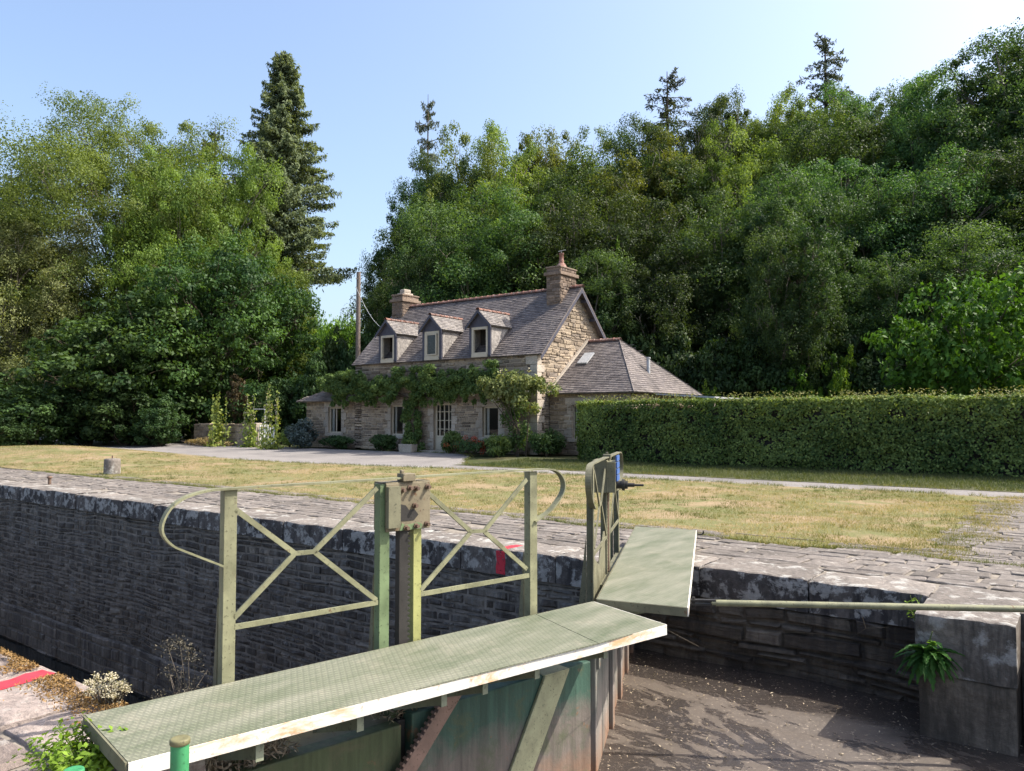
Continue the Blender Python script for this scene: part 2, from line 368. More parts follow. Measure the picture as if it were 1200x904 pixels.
# ---------------------------------------------------------------- world, sun, camera
w = bpy.data.worlds.new('World'); SC.world = w; w.use_nodes = True
SUN = V((.66, .53, 1.0)).normalized()
bg = w.node_tree.nodes['Background']; sk = w.node_tree.nodes.new('ShaderNodeTexSky')
sk.sky_type = 'NISHITA'; sk.sun_disc = False; sk.sun_elevation = math.asin(SUN.z); sk.sun_rotation = math.atan2(SUN.x, SUN.y)
sk.air_density = 1.0; sk.dust_density = 4.0; sk.ozone_density = 1.5
w.node_tree.links.new(sk.outputs[0], bg.inputs[0]); bg.inputs[1].default_value = SKY_STRENGTH
sl = bpy.data.lights.new('sun', 'SUN'); sl.energy = 3.6; sl.angle = R(.5); sl.color = (1, .93, .82)
so = bpy.data.objects.new('sun', sl); COL.objects.link(so); so.rotation_euler = SUN.to_track_quat('Z', 'Y').to_euler(); so.location = (20, 20, 40)
cam = bpy.data.cameras.new('camera'); co = bpy.data.objects.new('camera', cam); COL.objects.link(co)
cam.sensor_width = 36; cam.lens = 36*F_PX/1200; cam.clip_end = 2000; cam.clip_start = .05
co.location = CP; co.rotation_euler = cf.to_track_quat('-Z', 'Y').to_euler(); SC.camera = co
SC.view_settings.view_transform = 'Standard'; SC.view_settings.look = 'None'; SC.view_settings.gamma = 1; SC.view_settings.exposure = EXPOSURE
SC.cycles.max_bounces = 6; SC.cycles.transparent_max_bounces = 8

# ---------------------------------------------------------------- terrain
def sstep(a, b, x):
    t = max(0., min(1., (x-a)/(b-a))); return t*t*(3-2*t)
def terr(x, y):
    h = 17*sstep(33, 85, y) * (1 - .85*sstep(-38, -62, x)) if True else 0
    h += 26*sstep(70, 190, y) * sstep(-55, -110, x)
    h += .38*math.exp(-((x+33)**2/60 + (y-13.6)**2/9))
    h += .12*sstep(19, 24, y)
    return h
def grid(name, xs, ys, zf, mat, kind='structure', jitter=None):
    vs = [(x, y, zf(x, y)) for y in ys for x in xs]; n = len(xs)
    fs = [(j*n+i, j*n+i+1, (j+1)*n+i+1, (j+1)*n+i) for j in range(len(ys)-1) for i in range(n-1)]
    me = bpy.data.meshes.new(name); me.from_pydata(vs, [], fs); me.polygons.foreach_set('use_smooth', [True]*len(fs))
    o = link_mesh(name, me, mat); o['kind'] = kind; return o
def frange(a, b, s):
    k = max(1, round((b-a)/s)); return [a + (b-a)*i/k for i in range(k+1)]
xs = [-900, -500, -300, -200] + frange(-140, 40, 2.5) + [80, 140, 300, 900]
ys = frange(8, 30, 1.) + frange(32, 100, 3) + [120, 150, 190, 300, 900]
grid('ground', xs, ys, lambda x, y: terr(x, y) - .06, M['earth'])

def strip(name, polyx, y0f, y1f, lift, mat, step=.5, ny=10):
    """ground sheet between two edge curves, following the terrain"""
    xs_ = frange(polyx[0], polyx[1], step); vs = []; fs = []
    for x in xs_:
        a, b = y0f(x), y1f(x)
        for j in range(ny+1):
            y = a + (b-a)*j/ny; vs.append((x, y, terr(x, y) + lift))
    for i in range(len(xs_)-1):
        for j in range(ny):
            k = i*(ny+1)+j; fs.append((k, k+ny+1, k+ny+2, k+1))
    me = bpy.data.meshes.new(name); me.from_pydata(vs, [], fs); me.polygons.foreach_set('use_smooth', [True]*len(fs))
    o = link_mesh(name, me, mat); o['kind'] = 'structure'; return o
def wob(x, s=1., a=.12): return a*(mnoise.noise(V((x*s, 3.1, 0))) + .6*mnoise.noise(V((x*s*3.3, 8.1, 0))))
def lawn_near(x): return 9.42 + wob(x, .8, .2)
def lawn_far(x):
    base = 17.3 if x > -14 else 17.3 - 1.4*sstep(-14, -24, x)
    return base + wob(x, .5, .12)
def path_far(x): return 18.8 + 4.2*sstep(-15.5, -20, x) + wob(x+40, .4, .1)
strip('lawn', (-75, -1.25), lawn_near, lawn_far, .0, M['lawn'], .35, 20)
strip('towpath', (-75, 30), lambda x: (lawn_far(x) if x < -1.4 else 17.3) - .12, path_far, -.012, M['gravel'], .5, 6)
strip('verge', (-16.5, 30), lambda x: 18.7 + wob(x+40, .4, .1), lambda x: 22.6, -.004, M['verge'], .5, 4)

# ---------------------------------------------------------------- stone work
def stones(mb, O, a, n, W, Hh, row=(.1,.2), wid=(.2,.6), openings=(), clip=None, gap=.012, depth=(.008,.035), mi=1, rng=random, tones=(0,1), up=V((0,0,1)), inset=.018, jit=.008, wave=0.):
    O, a, n = V(O), V(a).normalized(), V(n).normalized(); z = 0.
    while z < Hh - .03:
        h = min(rng.uniform(*row), Hh - z)
        if Hh - z - h < row[0]*.6: h = Hh - z
        iv = [(0., W)]
        if clip:
            c0 = clip(z + h*.5)
            if c0 is None: z += h; continue
            iv = [c0]
        for (x0, x1, z0, z1) in openings:
            if z + h > z0 + .02 and z < z1 - .02:
                nv = []
                for p, q in iv:
                    if x1 <= p or x0 >= q: nv.append((p, q))
                    else:
                        if x0 - p > .05: nv.append((p, x0))
                        if q - x1 > .05: nv.append((x1, q))
                iv = nv
        for p, q in iv:
            x = p
            while x < q - .02:
                ww = min(rng.uniform(*wid) * rng.uniform(.7, 1.2), q - x)
                if q - x - ww < wid[0]*.5: ww = q - x
                d = rng.uniform(*depth); i = min(inset, ww*.2, h*.25); g = gap/2
                x0, x1, z0, z1 = x+g, x+ww-g, z+g, z+h-g
                def J(): return rng.uniform(-jit, jit)
                vs = [O + a*(xx) + up*(zz) - n*.004 for xx, zz in ((x0,z0),(x1,z0),(x1,z1),(x0,z1))]
                vs += [O + a*(xx+J()) + up*(zz+J()) + n*(d + J()*.6) for xx, zz in ((x0+i,z0+i),(x1-i,z0+i),(x1-i,z1-i),(x0+i,z1-i))]
                if wave: vs = [q_ + up*(wave*(mnoise.noise(V((q_.x*.55, q_.y*.55, q_.z*1.2))) + .4*mnoise.noise(V((q_.x*1.9, q_.y*1.9, q_.z*2))))) for q_ in vs]
                fs = [(4,5,6,7),(0,1,5,4),(1,2,6,5),(2,3,7,6),(3,0,4,7)]
                if a.cross(up).dot(n) < 0: fs = [tuple(reversed(f)) for f in fs]
                mb.add(vs, fs, mi, rng.uniform(*tones)); x += ww
        z += h

def block_row(mb, x0, x1, y0, y1, z0, z1, wid, rng, gap=.015, mi=0, jit=.012, top=0):
    """row of big blocks along X with worn, slightly uneven edges (fine grid on top and front)"""
    x = x0
    while x < x1 - .05:
        ww = min(rng.uniform(*wid), x1 - x)
        if x1 - x - ww < wid[0]*.5: ww = x1 - x
        a, b = x+gap/2, x+ww-gap/2; tn = rng.random(); dz = rng.uniform(-jit, jit); dy = rng.uniform(-jit, jit)
        fi = .055 if x > -11 else .14; nx = max(3, int(ww/fi)); ny = max(2, int((y1-y0)/fi)); sd = rng.uniform(0, 50)
        r = .022
        nz = max(1, int((z1-r*1.6-z0)/fi)) if fi < .1 else 1
        prof = [(y0+dy, z0 + (z1-r*1.6-z0)*k_/nz) for k_ in range(nz+1)] + [ (y0+dy+r*.4, z1-r*.5), (y0+dy+r*1.3, z1)] + [(y0+r*1.5+(y1-y0-r*1.5)*k/ny, z1) for k in range(1, ny+1)] + [(y1, z0)]
        vs = []; k = len(prof)
        for i in range(nx+1):
            xx = a + (b-a)*i/nx; e = .012 if i in (0, nx) else 0
            for (yy, zz) in prof:
                q = mnoise.noise(V((xx*3.1+sd, yy*3.1, zz*3))) * .020 + mnoise.noise(V((xx*9+sd, yy*9, zz*9))) * .009 + mnoise.noise(V((xx*23+sd, yy*23, zz*23))) * .004
                vs.append((xx, yy + q + (e if zz < z1 - .001 else 0), zz + dz + q*.8 - e if zz > z0 else zz))
        fs = [(i*k+j, (i+1)*k+j, (i+1)*k+j+1, i*k+j+1) for i in range(nx) for j in range(k-1)]
        mb.add(vs, [f for q_, f in enumerate(fs) if q_ % (k-1) < nz+1], mi, tn, True); mb.add(vs, [f for q_, f in enumerate(fs) if q_ % (k-1) >= nz+1], mi+top, tn, True)
        mb.add([vs[j] for j in range(k)], [list(range(k))], mi, tn); mb.add([vs[nx*k+j] for j in range(k)], [list(range(k-1, -1, -1))], mi, tn)
        x += ww

def flags(mb, x0, x1, y0, y1, row, wid, rng, z=0., rise=.014, mi=1, y1f=None, gap=.03):
    """irregular paving: rows of slabs a little above their joints"""
    y = y0
    while y < y1 - .05:
        h = min(rng.uniform(*row), y1 - y); x = x0 + rng.uniform(-.2, 0)
        while x < x1:
            ww = rng.uniform(*wid)
            if rng.random() < .95:
                g = gap*rng.uniform(.3, 1); q = lambda: rng.uniform(-.036, .036); d = rise*rng.uniform(.4, 1.1); i = .016
                cs = [(x+g+q(), y+g+q()), (x+ww/2, y+g+q()*.6), (x+ww-g+q(), y+g+q()), (x+ww-g+q(), y+h-g+q()), (x+ww/2, y+h-g+q()*.6), (x+g+q(), y+h-g+q())]
                cx, cy = x+ww/2, y+h/2
                vs = [(a, b, z-.004) for a, b in cs] + [(a+(cx-a)*.07, b+(cy-b)*.10, z+d+q()*.1) for a, b in cs]
                fs = [(6,7,8,9,10,11)] + [(k, (k+1) % 6, 6+(k+1) % 6, 6+k) for k in range(6)]
                mb.add(vs, fs, mi, rng.random())
            x += ww
        y += h

rg = random.Random(3)
# far lock wall: chamber face, gate recess, stop-log pier, coping
lw = thing('lock_wall', (-20, 7.1, 0), 'dark stone lock chamber wall with pale lichen on its coping, across the chamber from the viewer', 'lock wall')
XQ = -4.42
def face(name, x0, x1, yf, z0, z1, yback, row, wid, mats, label=None, depth=(.006,.03)):
    m = MB(); m.box(x0, x1, yf, yback, z0, z1)
    stones(m, (x0, yf, z0), (1,0,0), (0,-1,0), x1-x0, z1-z0, row, wid, rng=rg, depth=depth, gap=.02, jit=.016, wave=.07)
    return m.build(name, mats, lw, label=label)
SM = [M['lock_mortar'], M['lock_stone']]
face('chamber_face', -62, XQ, 7.10, -3.5, -.30, 8.0, (.05,.12), (.12,.42), SM)
m = MB()   # stepped foot of the chamber wall
m.box(-62, XQ, 7.04, 7.095, -3.6, -2.6); stones(m, (-62, 7.04, -3.5), (1,0,0), (0,-1,0), 62+XQ, .92, (.10,.22), (.2,.8), rng=rg, gap=.02, wave=.06, depth=(.01,.05))
m.build('footing', [M['lock_mortar'], M['foot_stone']], lw)
face('recess_face', XQ, -1.16, 7.46, -1.6, -.30, 8.0, (.06,.20), (.22,.8), [M['recess_stone'], M['recess_stone']], depth=(.01,.07))
m = MB(); m.prism([(XQ-.002,7.1,-3.5),(XQ+.16,7.1,-3.5),(XQ+.36,7.2,-3.5),(XQ+.45,7.46,-3.5),(XQ-.002,7.46,-3.5)], (0,0,3.2)); m.build('hollow_quoin', M['coping_face'], lw, bevel=.01)
m = MB()
block_row(m, -62, XQ+.2, 7.05, 7.66, -.298, .004, (.8,1.5), rg, top=1)
block_row(m, XQ+.215, -1.16, 7.42, 7.98, -.298, .004, (.7,1.25), rg, jit=.02, top=1)
cp = m.build('coping', [M['coping_face'], M['coping']], lw)
m = MB()
block_row(m, -1.165, -.49, 6.72, 8., -.455, 0, (.66,.7), rg, top=1)
pier = m.build('pier', [M['coping_dark'], M['coping']], lw, label='squared stone pier with large pale lichen patches')
m = MB(); block_row(m, -1.15, -.5, 6.735, 8., -1.6, -.46, (.64,.7), rg)
m.build('pier_base', M['pier_low'], lw)
pb = pier.modifiers.new('bevel', 'BEVEL'); pb.width = .015; pb.segments = 2; pb.limit_method = 'ANGLE'
m = MB(); m.box(-.5, -.27, 7.2, 8., -1.6, -.01); m.box(-.27, 12, 6.74, 8., -1.6, -.46); block_row(m, -.28, 12, 6.72, 8., -.455, 0, (.7,1.2), rg, top=1)
m.build('upstream_face', [M['coping_dark'], M['coping']], lw)
def paint_mark(parent, target, rows, label):
    """thin coat of paint that follows the worn stone under it"""
    m = MB(); vs = []; W_ = 9
    for a, b in rows:
        a, b = V(a), V(b)
        for q in range(W_):
            t_ = q/(W_-1); e = .010*mnoise.noise(V((a.x*9, a.y*14 + a.z*14, q*.0))) if q in (0, W_-1) else 0; vs.append(a.lerp(b, t_) + V((e, 0, 0)))
    fs = [(r_*W_+q, r_*W_+q+1, (r_+1)*W_+q+1, (r_+1)*W_+q) for r_ in range(len(rows)-1) for q in range(W_-1)]
    m.add(vs, fs); o = m.build('painted_mark', M['red_paint'], parent, label=label)
    s_ = o.modifiers.new('wrap', 'SHRINKWRAP'); s_.target = target; s_.wrap_method = 'NEAREST_SURFACEPOINT'; s_.wrap_mode = 'ABOVE_SURFACE'; s_.offset = .004
    return o
paint_mark(lw, cp, [((-5.545,7.04,z),(-5.412,7.04,z)) for z in (-.285,-.25,-.21,-.17,-.13,-.10,-.07,-.05,-.03)] + [((-5.55+k_*.012,7.05+k_*.035,.012),(-5.405+k_*.006,7.05+k_*.035,.012)) for k_ in range(1,9)], 'red paint mark on the coping')
# stone apron between the coping and the lawn, and round the lawn's upstream end
m = MB()
m.add([(-62,7.58,-.012),(14,7.58,-.012),(14,9.9,-.012),(-62,9.9,-.012)], [(0,1,2,3)])
m.add([(-2.2,9.9,-.014),(14,9.9,-.012),(14,17.3,-.014),(-2.2,17.3,-.014)], [(0,1,2,3)])
flags(m, -62, XQ+.2, 7.68, 9.85, (.15,.28), (.2,.6), rg, gap=.014, rise=.007)
flags(m, XQ+.2, 4, 8.0, 9.85, (.16,.34), (.22,.7), rg, gap=.018, rise=.008)
flags(m, -1.5, 4, 9.85, 17.2, (.18,.36), (.22,.7), rg, gap=.018, rise=.008)
tag(m.build('stone_apron', [M['flag_joint'], M['flag']]), kind='structure')

# near quay
nw = thing('quay_wall', (-5, 2.0, 0), 'sunlit granite quay edge with red paint stripe on the near side of the lock', 'quay')
m = MB(); m.box(-62, -3.3, 1.6, 2.06, -3.6, -.25); m.box(-3.3, 14, -.5, 1.38, -1.6, -.06)
m.build('quay_face', M['coping_face'], nw)
m = MB(); block_row(m, -62, -3.35, -2.08, -1.56, -.248, 0, (.8,1.4), rg)
m.v = [(x, -y, z) for x, y, z in m.v]; m.f = [list(reversed(f)) for f in m.f]
ncp = m.build('coping', M['near_flag'], nw)
paint_mark(nw, ncp, [((-4.985-.002*k_,1.70+k_*.03,.02),(-4.80-.004*k_,1.72+k_*.03,.02)) for k_ in range(12)], 'red paint stripe across the coping')
m = MB(); m.add([(-62,-40,-.02),(40,-40,-.02),(40,1.3,-.02),(-3.3,1.3,-.02),(-3.3,1.58,-.02),(-62,1.58,-.02)], [(0,1,2,3,4,5)])
flags(m, -16, -2.2, -1.5, 1.54, (.45,.7), (.6,1.2), rg, z=-.012, rise=.02, gap=.03)
tag(m.build('quay_paving', [M['flag_joint'], M['near_flag']]), kind='structure')

# chamber water, mud above the gates
m = MB(); m.add([(-70,1.9,-3.3),(-2.4,1.9,-3.3),(-2.4,7.6,-3.3),(-70,7.6,-3.3)], [(0,1,2,3)]); tag(m.build('water', M['water']), kind='structure')
def gate_x(y): return -2.82 + (y-4.6)*(.214/.977 if y < 4.6 else -.404/.915) - .05
vs = []; NX, NY = 130, 90
for j in range(NY+1):
    y = 1.3 + (7.6-1.3)*j/NY
    for i in range(NX+1):
        x = gate_x(y) + (9 - gate_x(y)) * (i/NX)**1.4
        p = V((x, y, 0)); z = -.93 + .03*mnoise.noise(p*.7) + .014*mnoise.noise(p*2.3) + .006*mnoise.noise(p*6) + .05*sstep(3.2, 1.5, y)
        ch = abs(mnoise.noise(V((x*.55+7, y*.8, 2)))); z -= .015*max(0, 1 - ch/.09)
        vs.append((x, y, z))
fs = [(j*(NX+1)+i, j*(NX+1)+i+1, (j+1)*(NX+1)+i+1, (j+1)*(NX+1)+i) for j in range(NY) for i in range(NX)]
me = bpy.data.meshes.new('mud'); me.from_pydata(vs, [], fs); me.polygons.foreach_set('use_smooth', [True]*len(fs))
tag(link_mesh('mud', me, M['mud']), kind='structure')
rn = np.random.default_rng(5); k = 2600
y = rn.uniform(2, 7.3, k); x = np.array([gate_x(q) for q in y]) + rn.random(k)**1.3*6
C = np.c_[x, y, np.array([-.93 + .03*mnoise.noise(V((a,b,0))*.7) + .014*mnoise.noise(V((a,b,0))*2.3) + .006*mnoise.noise(V((a,b,0))*6) + .05*sstep(3.2,1.5,b) + .008 for a, b in zip(x, y)])]
N = rn.normal(size=(k,3))*.25 + [0,0,1]
tag(leaf_mesh('mud_litter', M['litter'], None, C, N, rn.uniform(.008,.05,k)*rn.random(k)+.006, rn.uniform(.004,.012,k), rn.random(k), rn, 0), kind='stuff')
# ---------------------------------------------------------------- lock gates
def smooth(pts, k=3):
    out = []; n = len(pts)
    for i in range(n-1):
        p0, p1, p2, p3 = pts[max(i-1,0)], pts[i], pts[i+1], pts[min(i+2,n-1)]
        for j in range(k):
            t = j/k; out.append(tuple(.5*(2*b + (c-a)*t + (2*a-5*b+4*c-d)*t*t + (3*b-a-3*c+d)*t**3) for a, b, c, d in zip(p0, p1, p2, p3)))
    return out + [pts[-1]]
def gate_leaf(loc, a, e, n, walk, seam, rail_shift, rail_w, face_w, s0, s1, near, label):
    g = thing('lock_gate', loc, label, 'lock gate')
    a, e, n = V(a), V(e), V(n); Z = V((0,0,1))
    def P(s, w, z): return V((a.x, a.y, 0)) + e*s + n*w + Z*z
    # --- walkway
    w_ = [P(s, w, .2) for s, w in walk]
    def plate(poly, name='walkway'):
        m = MB(); m.prism([p - Z*.007 for p in poly], (0,0,.007)); return m.build(name, M['tread'], g)
    if seam:
        sa, sb = P(seam[0], walk[0][1], .2), P(seam[1], walk[1][1], .2)
        plate([w_[0], sa - e*.003, sb - e*.003, w_[1]]); wk = plate([sa + e*.003, w_[3], w_[2], sb + e*.003])
    else: wk = plate(w_)
    for k, nm, mt in ((1, 'edge_plate', 'edge_paint'), (2, 'edge_plate', 'steel_dark'), (3, 'edge_plate', 'steel_dark'), (0, 'edge_plate', 'edge_paint' if near else 'steel_dark')):
        p, q = w_[k], w_[(k+1) % 4]; d = (q - p).normalized(); o_ = d.cross(Z)
        cen = sum(w_, V((0,0,0)))/4
        if o_.dot(p - cen) < 0: o_ = -o_
        m = MB(); m.obox(p - Z*.062 + o_*.002, (q - p), o_*.008, Z*.060); m.build(nm, M[mt], g)
    m = MB()
    for w1 in (.06, .33): m.obox(P(s0+.5, w1, .10), e*(s1-s0-.75), n*.05, Z*.09)
    m.build('walkway_beam', M['steel_dark'], g)
    # --- brackets that carry the overhang, with a bright flange at the free end
    for s in ((.53, 1.09, 1.46, 1.725, 2.2, 2.68) if near else (.6, 1.3, 2.0)):
        m = MB(); m.prism([P(s, face_w+.02, .135), P(s, .60, .135), P(s, .60, .055), P(s, face_w+.02, -.10)], e*.010)
        m.obox(P(s-.012, .602, .05), e*.035, n*.008, Z*.088); m.build('bracket', M['bracket'], g)
    # --- gate body
    th = -.24
    def panel(sa, sb, z0, z1, w0, mat, name='gate_panel', wid=.10):
        m = MB(); m.obox(P(sa, w0, z0), e*(sb-sa), n*-wid, Z*(z1-z0)); return m.build(name, M[mat], g, bevel=.008)
    if near:
        panel(s0+.002, 1.60, -2.6, -.158, face_w, 'panel_teal'); panel(1.66, s1, -2.6, -.205, face_w-.012, 'panel_green')
        panel(1.602, 1.658, -2.6, -.2, face_w-.06, 'gear_black', 'guide_slot', .05)
        panel(1.60, 1.66, -2.6, -.02, face_w-.115, 'panel_green', 'stile', .05)
        m = MB(); m.obox(P(s0+.06, face_w-.115, -.24), e*(s1-s0-.1), n*-.22, Z*.012); m.obox(P(s0+.06, face_w-.345, -.24), e*(s1-s0-.1), n*-.01, Z*.16)
        m.build('top_tray', M['steel_dark'], g)
        m = MB(); m.obox(P(s0-.004, face_w-.02, -2.6), e*.004, n*-.2, Z*2.44); m.build('mitre_seal', M['gear_black'], g)
        # diagonal brace strap with folded top
        m = MB(); q = [P(.60,face_w+.002,-.165), P(.38,face_w+.002,-.165), P(1.55,face_w+.002,-2.2), P(1.77,face_w+.002,-2.2)]
        m.prism(q, n*.022); m.obox(P(.38, face_w+.024, -.165), e*.22, n*-.13, Z*.012); m.build('brace', M['brace'], g, bevel=.004)
        # toothed rack slanting down beside the panel
        top = P(1.22, .16, .06); bot = P(2.0, .16, -.80); d = (bot - top); L_ = d.length; d.normalize(); nd_ = d.cross(n).normalized()
        if nd_.dot(e) < 0: nd_ = -nd_
        m = MB(); m.obox(top - nd_*.045, d*L_, nd_*.09, n*.035)
        k = int(L_/.034)
        for i in range(k): m.obox(top + nd_*.045 + d*(i*.034), d*.016, nd_*.016, n*.035)
        m.build('rack_bar', M['rack'], g, bevel=.002)
        # posts between gate top and walkway
        for s in (.62, 1.62, 2.50):
            m = MB(); m.obox(P(s, face_w-.20, -.2), e*.06, n*.09, Z*.33); m.build('stanchion', M['panel_green'], g)
    else:
        zt = -.10
        panel(s0, s1, -2.6, zt, face_w, 'panel_grey')
        for sa in (.55, 1.25, 1.95, 2.6):
            m = MB(); m.obox(P(sa, face_w+.002, -2.6), e*.13, n*.03, Z*2.45); m.build('upright_board', M['panel_grey'], g, bevel=.004)
        m = MB(); m.obox(P(s0+.01, face_w+.002, -.22), e*(s1-s0-.1), n*.018, Z*.10); m.build('top_rail', M['panel_grey'], g)
        m = MB(); m.obox(P(.8, face_w-.12, -.12), e*1.9, n*.08, Z*.25); m.build('stanchion', M['steel_dark'], g)
        for s in (-.05, .35):
            m = MB(); m.obox(P(s, .05, -.1), e*.05, n*.06, Z*.23); m.build('stanchion', M['steel_dark'], g)
    # --- railing
    rs = rail_shift
    def Q(s, z, dw=0): return P(s + rs, rail_w + dw, z)
    st = 'steel' if near else 'steel_dark'
    def post(s, mat, z1=1.14, z0=-.12, wid=.064, foot=True, lab=None):
        m = MB(); m.obox(Q(s-wid/2, z0), e*wid, n*.010, Z*(z1-z0)); m.obox(Q(s+wid/2-.010, z0, -.05), e*.010, n*.05, Z*(z1-z0))
        p = m.build('post', M[mat], g, bevel=.0015, label=lab)
        if foot:
            m = MB(); m.prism([Q(s+wid/2-.004, .10, -.055), Q(s+wid/2-.004, .60, -.055), Q(s+wid/2-.004, -.1, -.13), Q(s+wid/2-.004, -.2, -.06)], e*.008); m.build('foot_gusset', M['steel_dark'], g)
        return p
    post(.536, st); post(2.58, st)
    post(1.69, 'green_post' if near else st, 1.12, lab='green railing post' if near else None); post(1.465, 'yellow_post' if near else st, .86, wid=.055, foot=False, lab='yellow green railing post' if near else None)
    hr = [(.532,.806),(.40,.86),(.315,.925),(.262,.99),(.255,1.05),(.285,1.105),(.345,1.14),(.44,1.152),(.58,1.153),(1.0,1.153),(1.4,1.152),(1.72,1.148),(2.2,1.148),(2.6,1.146),(2.70,1.142),(2.80,1.118),(2.87,1.07),(2.905,1.0),(2.900,.945),(2.86,.895),(2.80,.86),(2.612,.765)]
    hr = smooth(hr)
    m = MB(); m.sweep([Q(s, z, .005) for s, z in hr], n, .046, .010); m.build('handrail', M[st], g)
    def brace(pts, nm='cross_brace'):
        m = MB()
        for ln in pts: m.sweep([Q(s, z, .004) for s, z in ln], n, .012, .027)
        m.build(nm, M[st], g)
    brace([[(2.555,1.04),(2.235,.785),(2.125,.782),(1.74,1.10)], [(2.555,.50),(2.240,.780)], [(2.120,.778),(1.74,.466)]])
    brace([[(1.40,1.06),(1.066,.790),(.955,.782),(.594,1.09)], [(1.44,.478),(1.066,.784)], [(.955,.778),(.594,.497)]])
    brace([[(2.553,.456),(1.73,.452)]], 'lower_bar'); brace([[(1.44,.455),(.575,.452)]], 'lower_bar')
    # --- paddle gear
    x0, x1 = 1.385, 1.69
    m = MB()
    if not near: m.obox(Q(x0+.003, .848, -.098), e*(x1-x0-.006), n*.19, Z*.268)
    m.obox(Q(x0, .845, .012), e*(x1-x0), n*.012, Z*.275); m.obox(Q(x0, .845, -.11), e*.010, n*.12, Z*.275); m.obox(Q(x1-.008, .845, -.11), e*.010, n*.12, Z*.275)
    m.obox(Q(x0, 1.118, -.11), e*(x1-x0), n*.13, Z*.010); m.obox(Q(x0, .845, -.112), e*(x1-x0), n*.010, Z*.28)
    gb = m.build('gear_box', M['gear_plate' if near else 'steel_dark'], g, bevel=.003)
    if near:
        m = MB(); m.obox(Q(x1-.075, .87, .026), e*.08, n*.035, Z*.235); m.build('side_bar', M['steel_dark'], g)
        for s, z in ((1.41,1.09),(1.49,1.085),(1.535,1.09),(1.585,1.08),(1.65,1.09),(1.415,.87),(1.49,.865),(1.56,.86),(1.50,.985)):
            m = MB(); c = Q(s, z, .024); m.tube([c, c + n*.035], .011, 6); m.tube([c + n*.0005, c + n*.012], .017, 6); m.build('bolt', M['rust'], g)
        m = MB(); q = [(1.62,.90),(1.50,.90),(1.47,.93),(1.50,.965),(1.535,.96),(1.56,.99),(1.60,1.0),(1.60,.97),(1.635,.95)]
        m.prism([Q(s, z, .0245) for s, z in q], n*.002); m.build('bare_patch', M['gear_black'], g)
        m = MB(); q = [(1.60,.846),(1.45,.846),(1.44,.87),(1.47,.885),(1.56,.875),(1.585,.89)]
        m.prism([Q(s, z, .0245) for s, z in q], n*.0025); m.build('green_patch', M['green_post'], g)
    else:
        m = MB()
        for k in range(4): m.obox(Q(x0+.02, .945 + k*.058, .094), e*.24, n*.012, Z*.047)
        m.build('blue_plate', M['blue'], g)
        m = MB(); c = Q(x0+.1, .91, .09); m.tube([c, c + n*.10], .035, 12); m.tube([c + n*.1, c + n*.16], .018, 10); m.tube([c + n*.05, c+n*.075], .05, 12)
        m.tube([c + n*.13, c + n*.13 + e*.03 + n*.02], .012); m.tube([c+n*.15, c+n*.24], .010, 8); m.build('crank', M['gear_black'], g)
    m = MB(); m.obox(Q(1.50, 1.13, -.03), e*.085, n*.07, Z*.045); m.obox(Q(1.56, 1.176, -.01), e*.02, n*.02, Z*.018); m.build('gear_cap', M['gear_plate' if near else 'steel_dark'], g, bevel=.003)
    m = MB(); m.obox(Q(1.535, -.5, -.03), e*.058, n*.045, Z*1.36)
    for i in range(32): m.obox(Q(1.517, -.1 + i*.030, -.02), e*.018, n*.03, Z*.014)
    m.build('rack', M['gear_black' if near else 'rust'], g, bevel=.001)
    if not near:
        m = MB(); m.tube([P(3.66,.70,.16), P(3.66,.76,.15), P(3.64,.785,.17), P(3.62,.785,.20)], .009, 8); m.build('hook', M['gear_black'], g)
        m = MB(); m.prism([Q(.60,-.1), Q(.60,.42), Q(.95,.30), Q(1.30,.52), Q(1.40,.52), Q(1.40,-.1)], n*-.008); m.build('shield_plate', M['steel_dark'], g)
    return g, P

near_gate, PN = gate_leaf((-3.3, 3.0, -1.0), (-2.876, 4.772, 0), (-.2142, -.9768, 0), (.9768, -.2142, 0),
    [(0,0),(.10,.72),(3.206,.622),(3.22,0)], (.55,.72), 0, -.045, .12, .15, 3.25, True,
    'near lock gate leaf with long chequered walkway, green panels and cream paddle gear')
far_gate, PF = gate_leaf((-3.4, 6.2, -1.0), (-2.892, 4.858, 0), (-.4038, .9148, 0), (.9148, .4038, 0),
    [(0,0),(-.11,.63),(3.67,.70),(3.825,0)], None, -.2, -.075, .02, -.26, 2.75, False,
    'far lock gate leaf with short walkway to the lawn, dark gear box and blue plate')

# dead leaves and twigs caught on the near gate's top
rn = np.random.default_rng(9); k = 2600
C = np.array([list(PN(s, w, z)) for s, w, z in zip(np.where(rn.random(k) < .75, rn.uniform(2.25, 2.95, k), rn.uniform(1.2, 1.75, k)), rn.uniform(-.2, .10, k), rn.uniform(-.20, -.05, k))])
tag(leaf_mesh('leaf_debris', M['litter'], None, C, rn.normal(size=(k,3))*.6 + [0,0,.7], rn.uniform(.02,.075,k), rn.uniform(.004,.018,k), rn.random(k), rn, 0), kind='stuff')

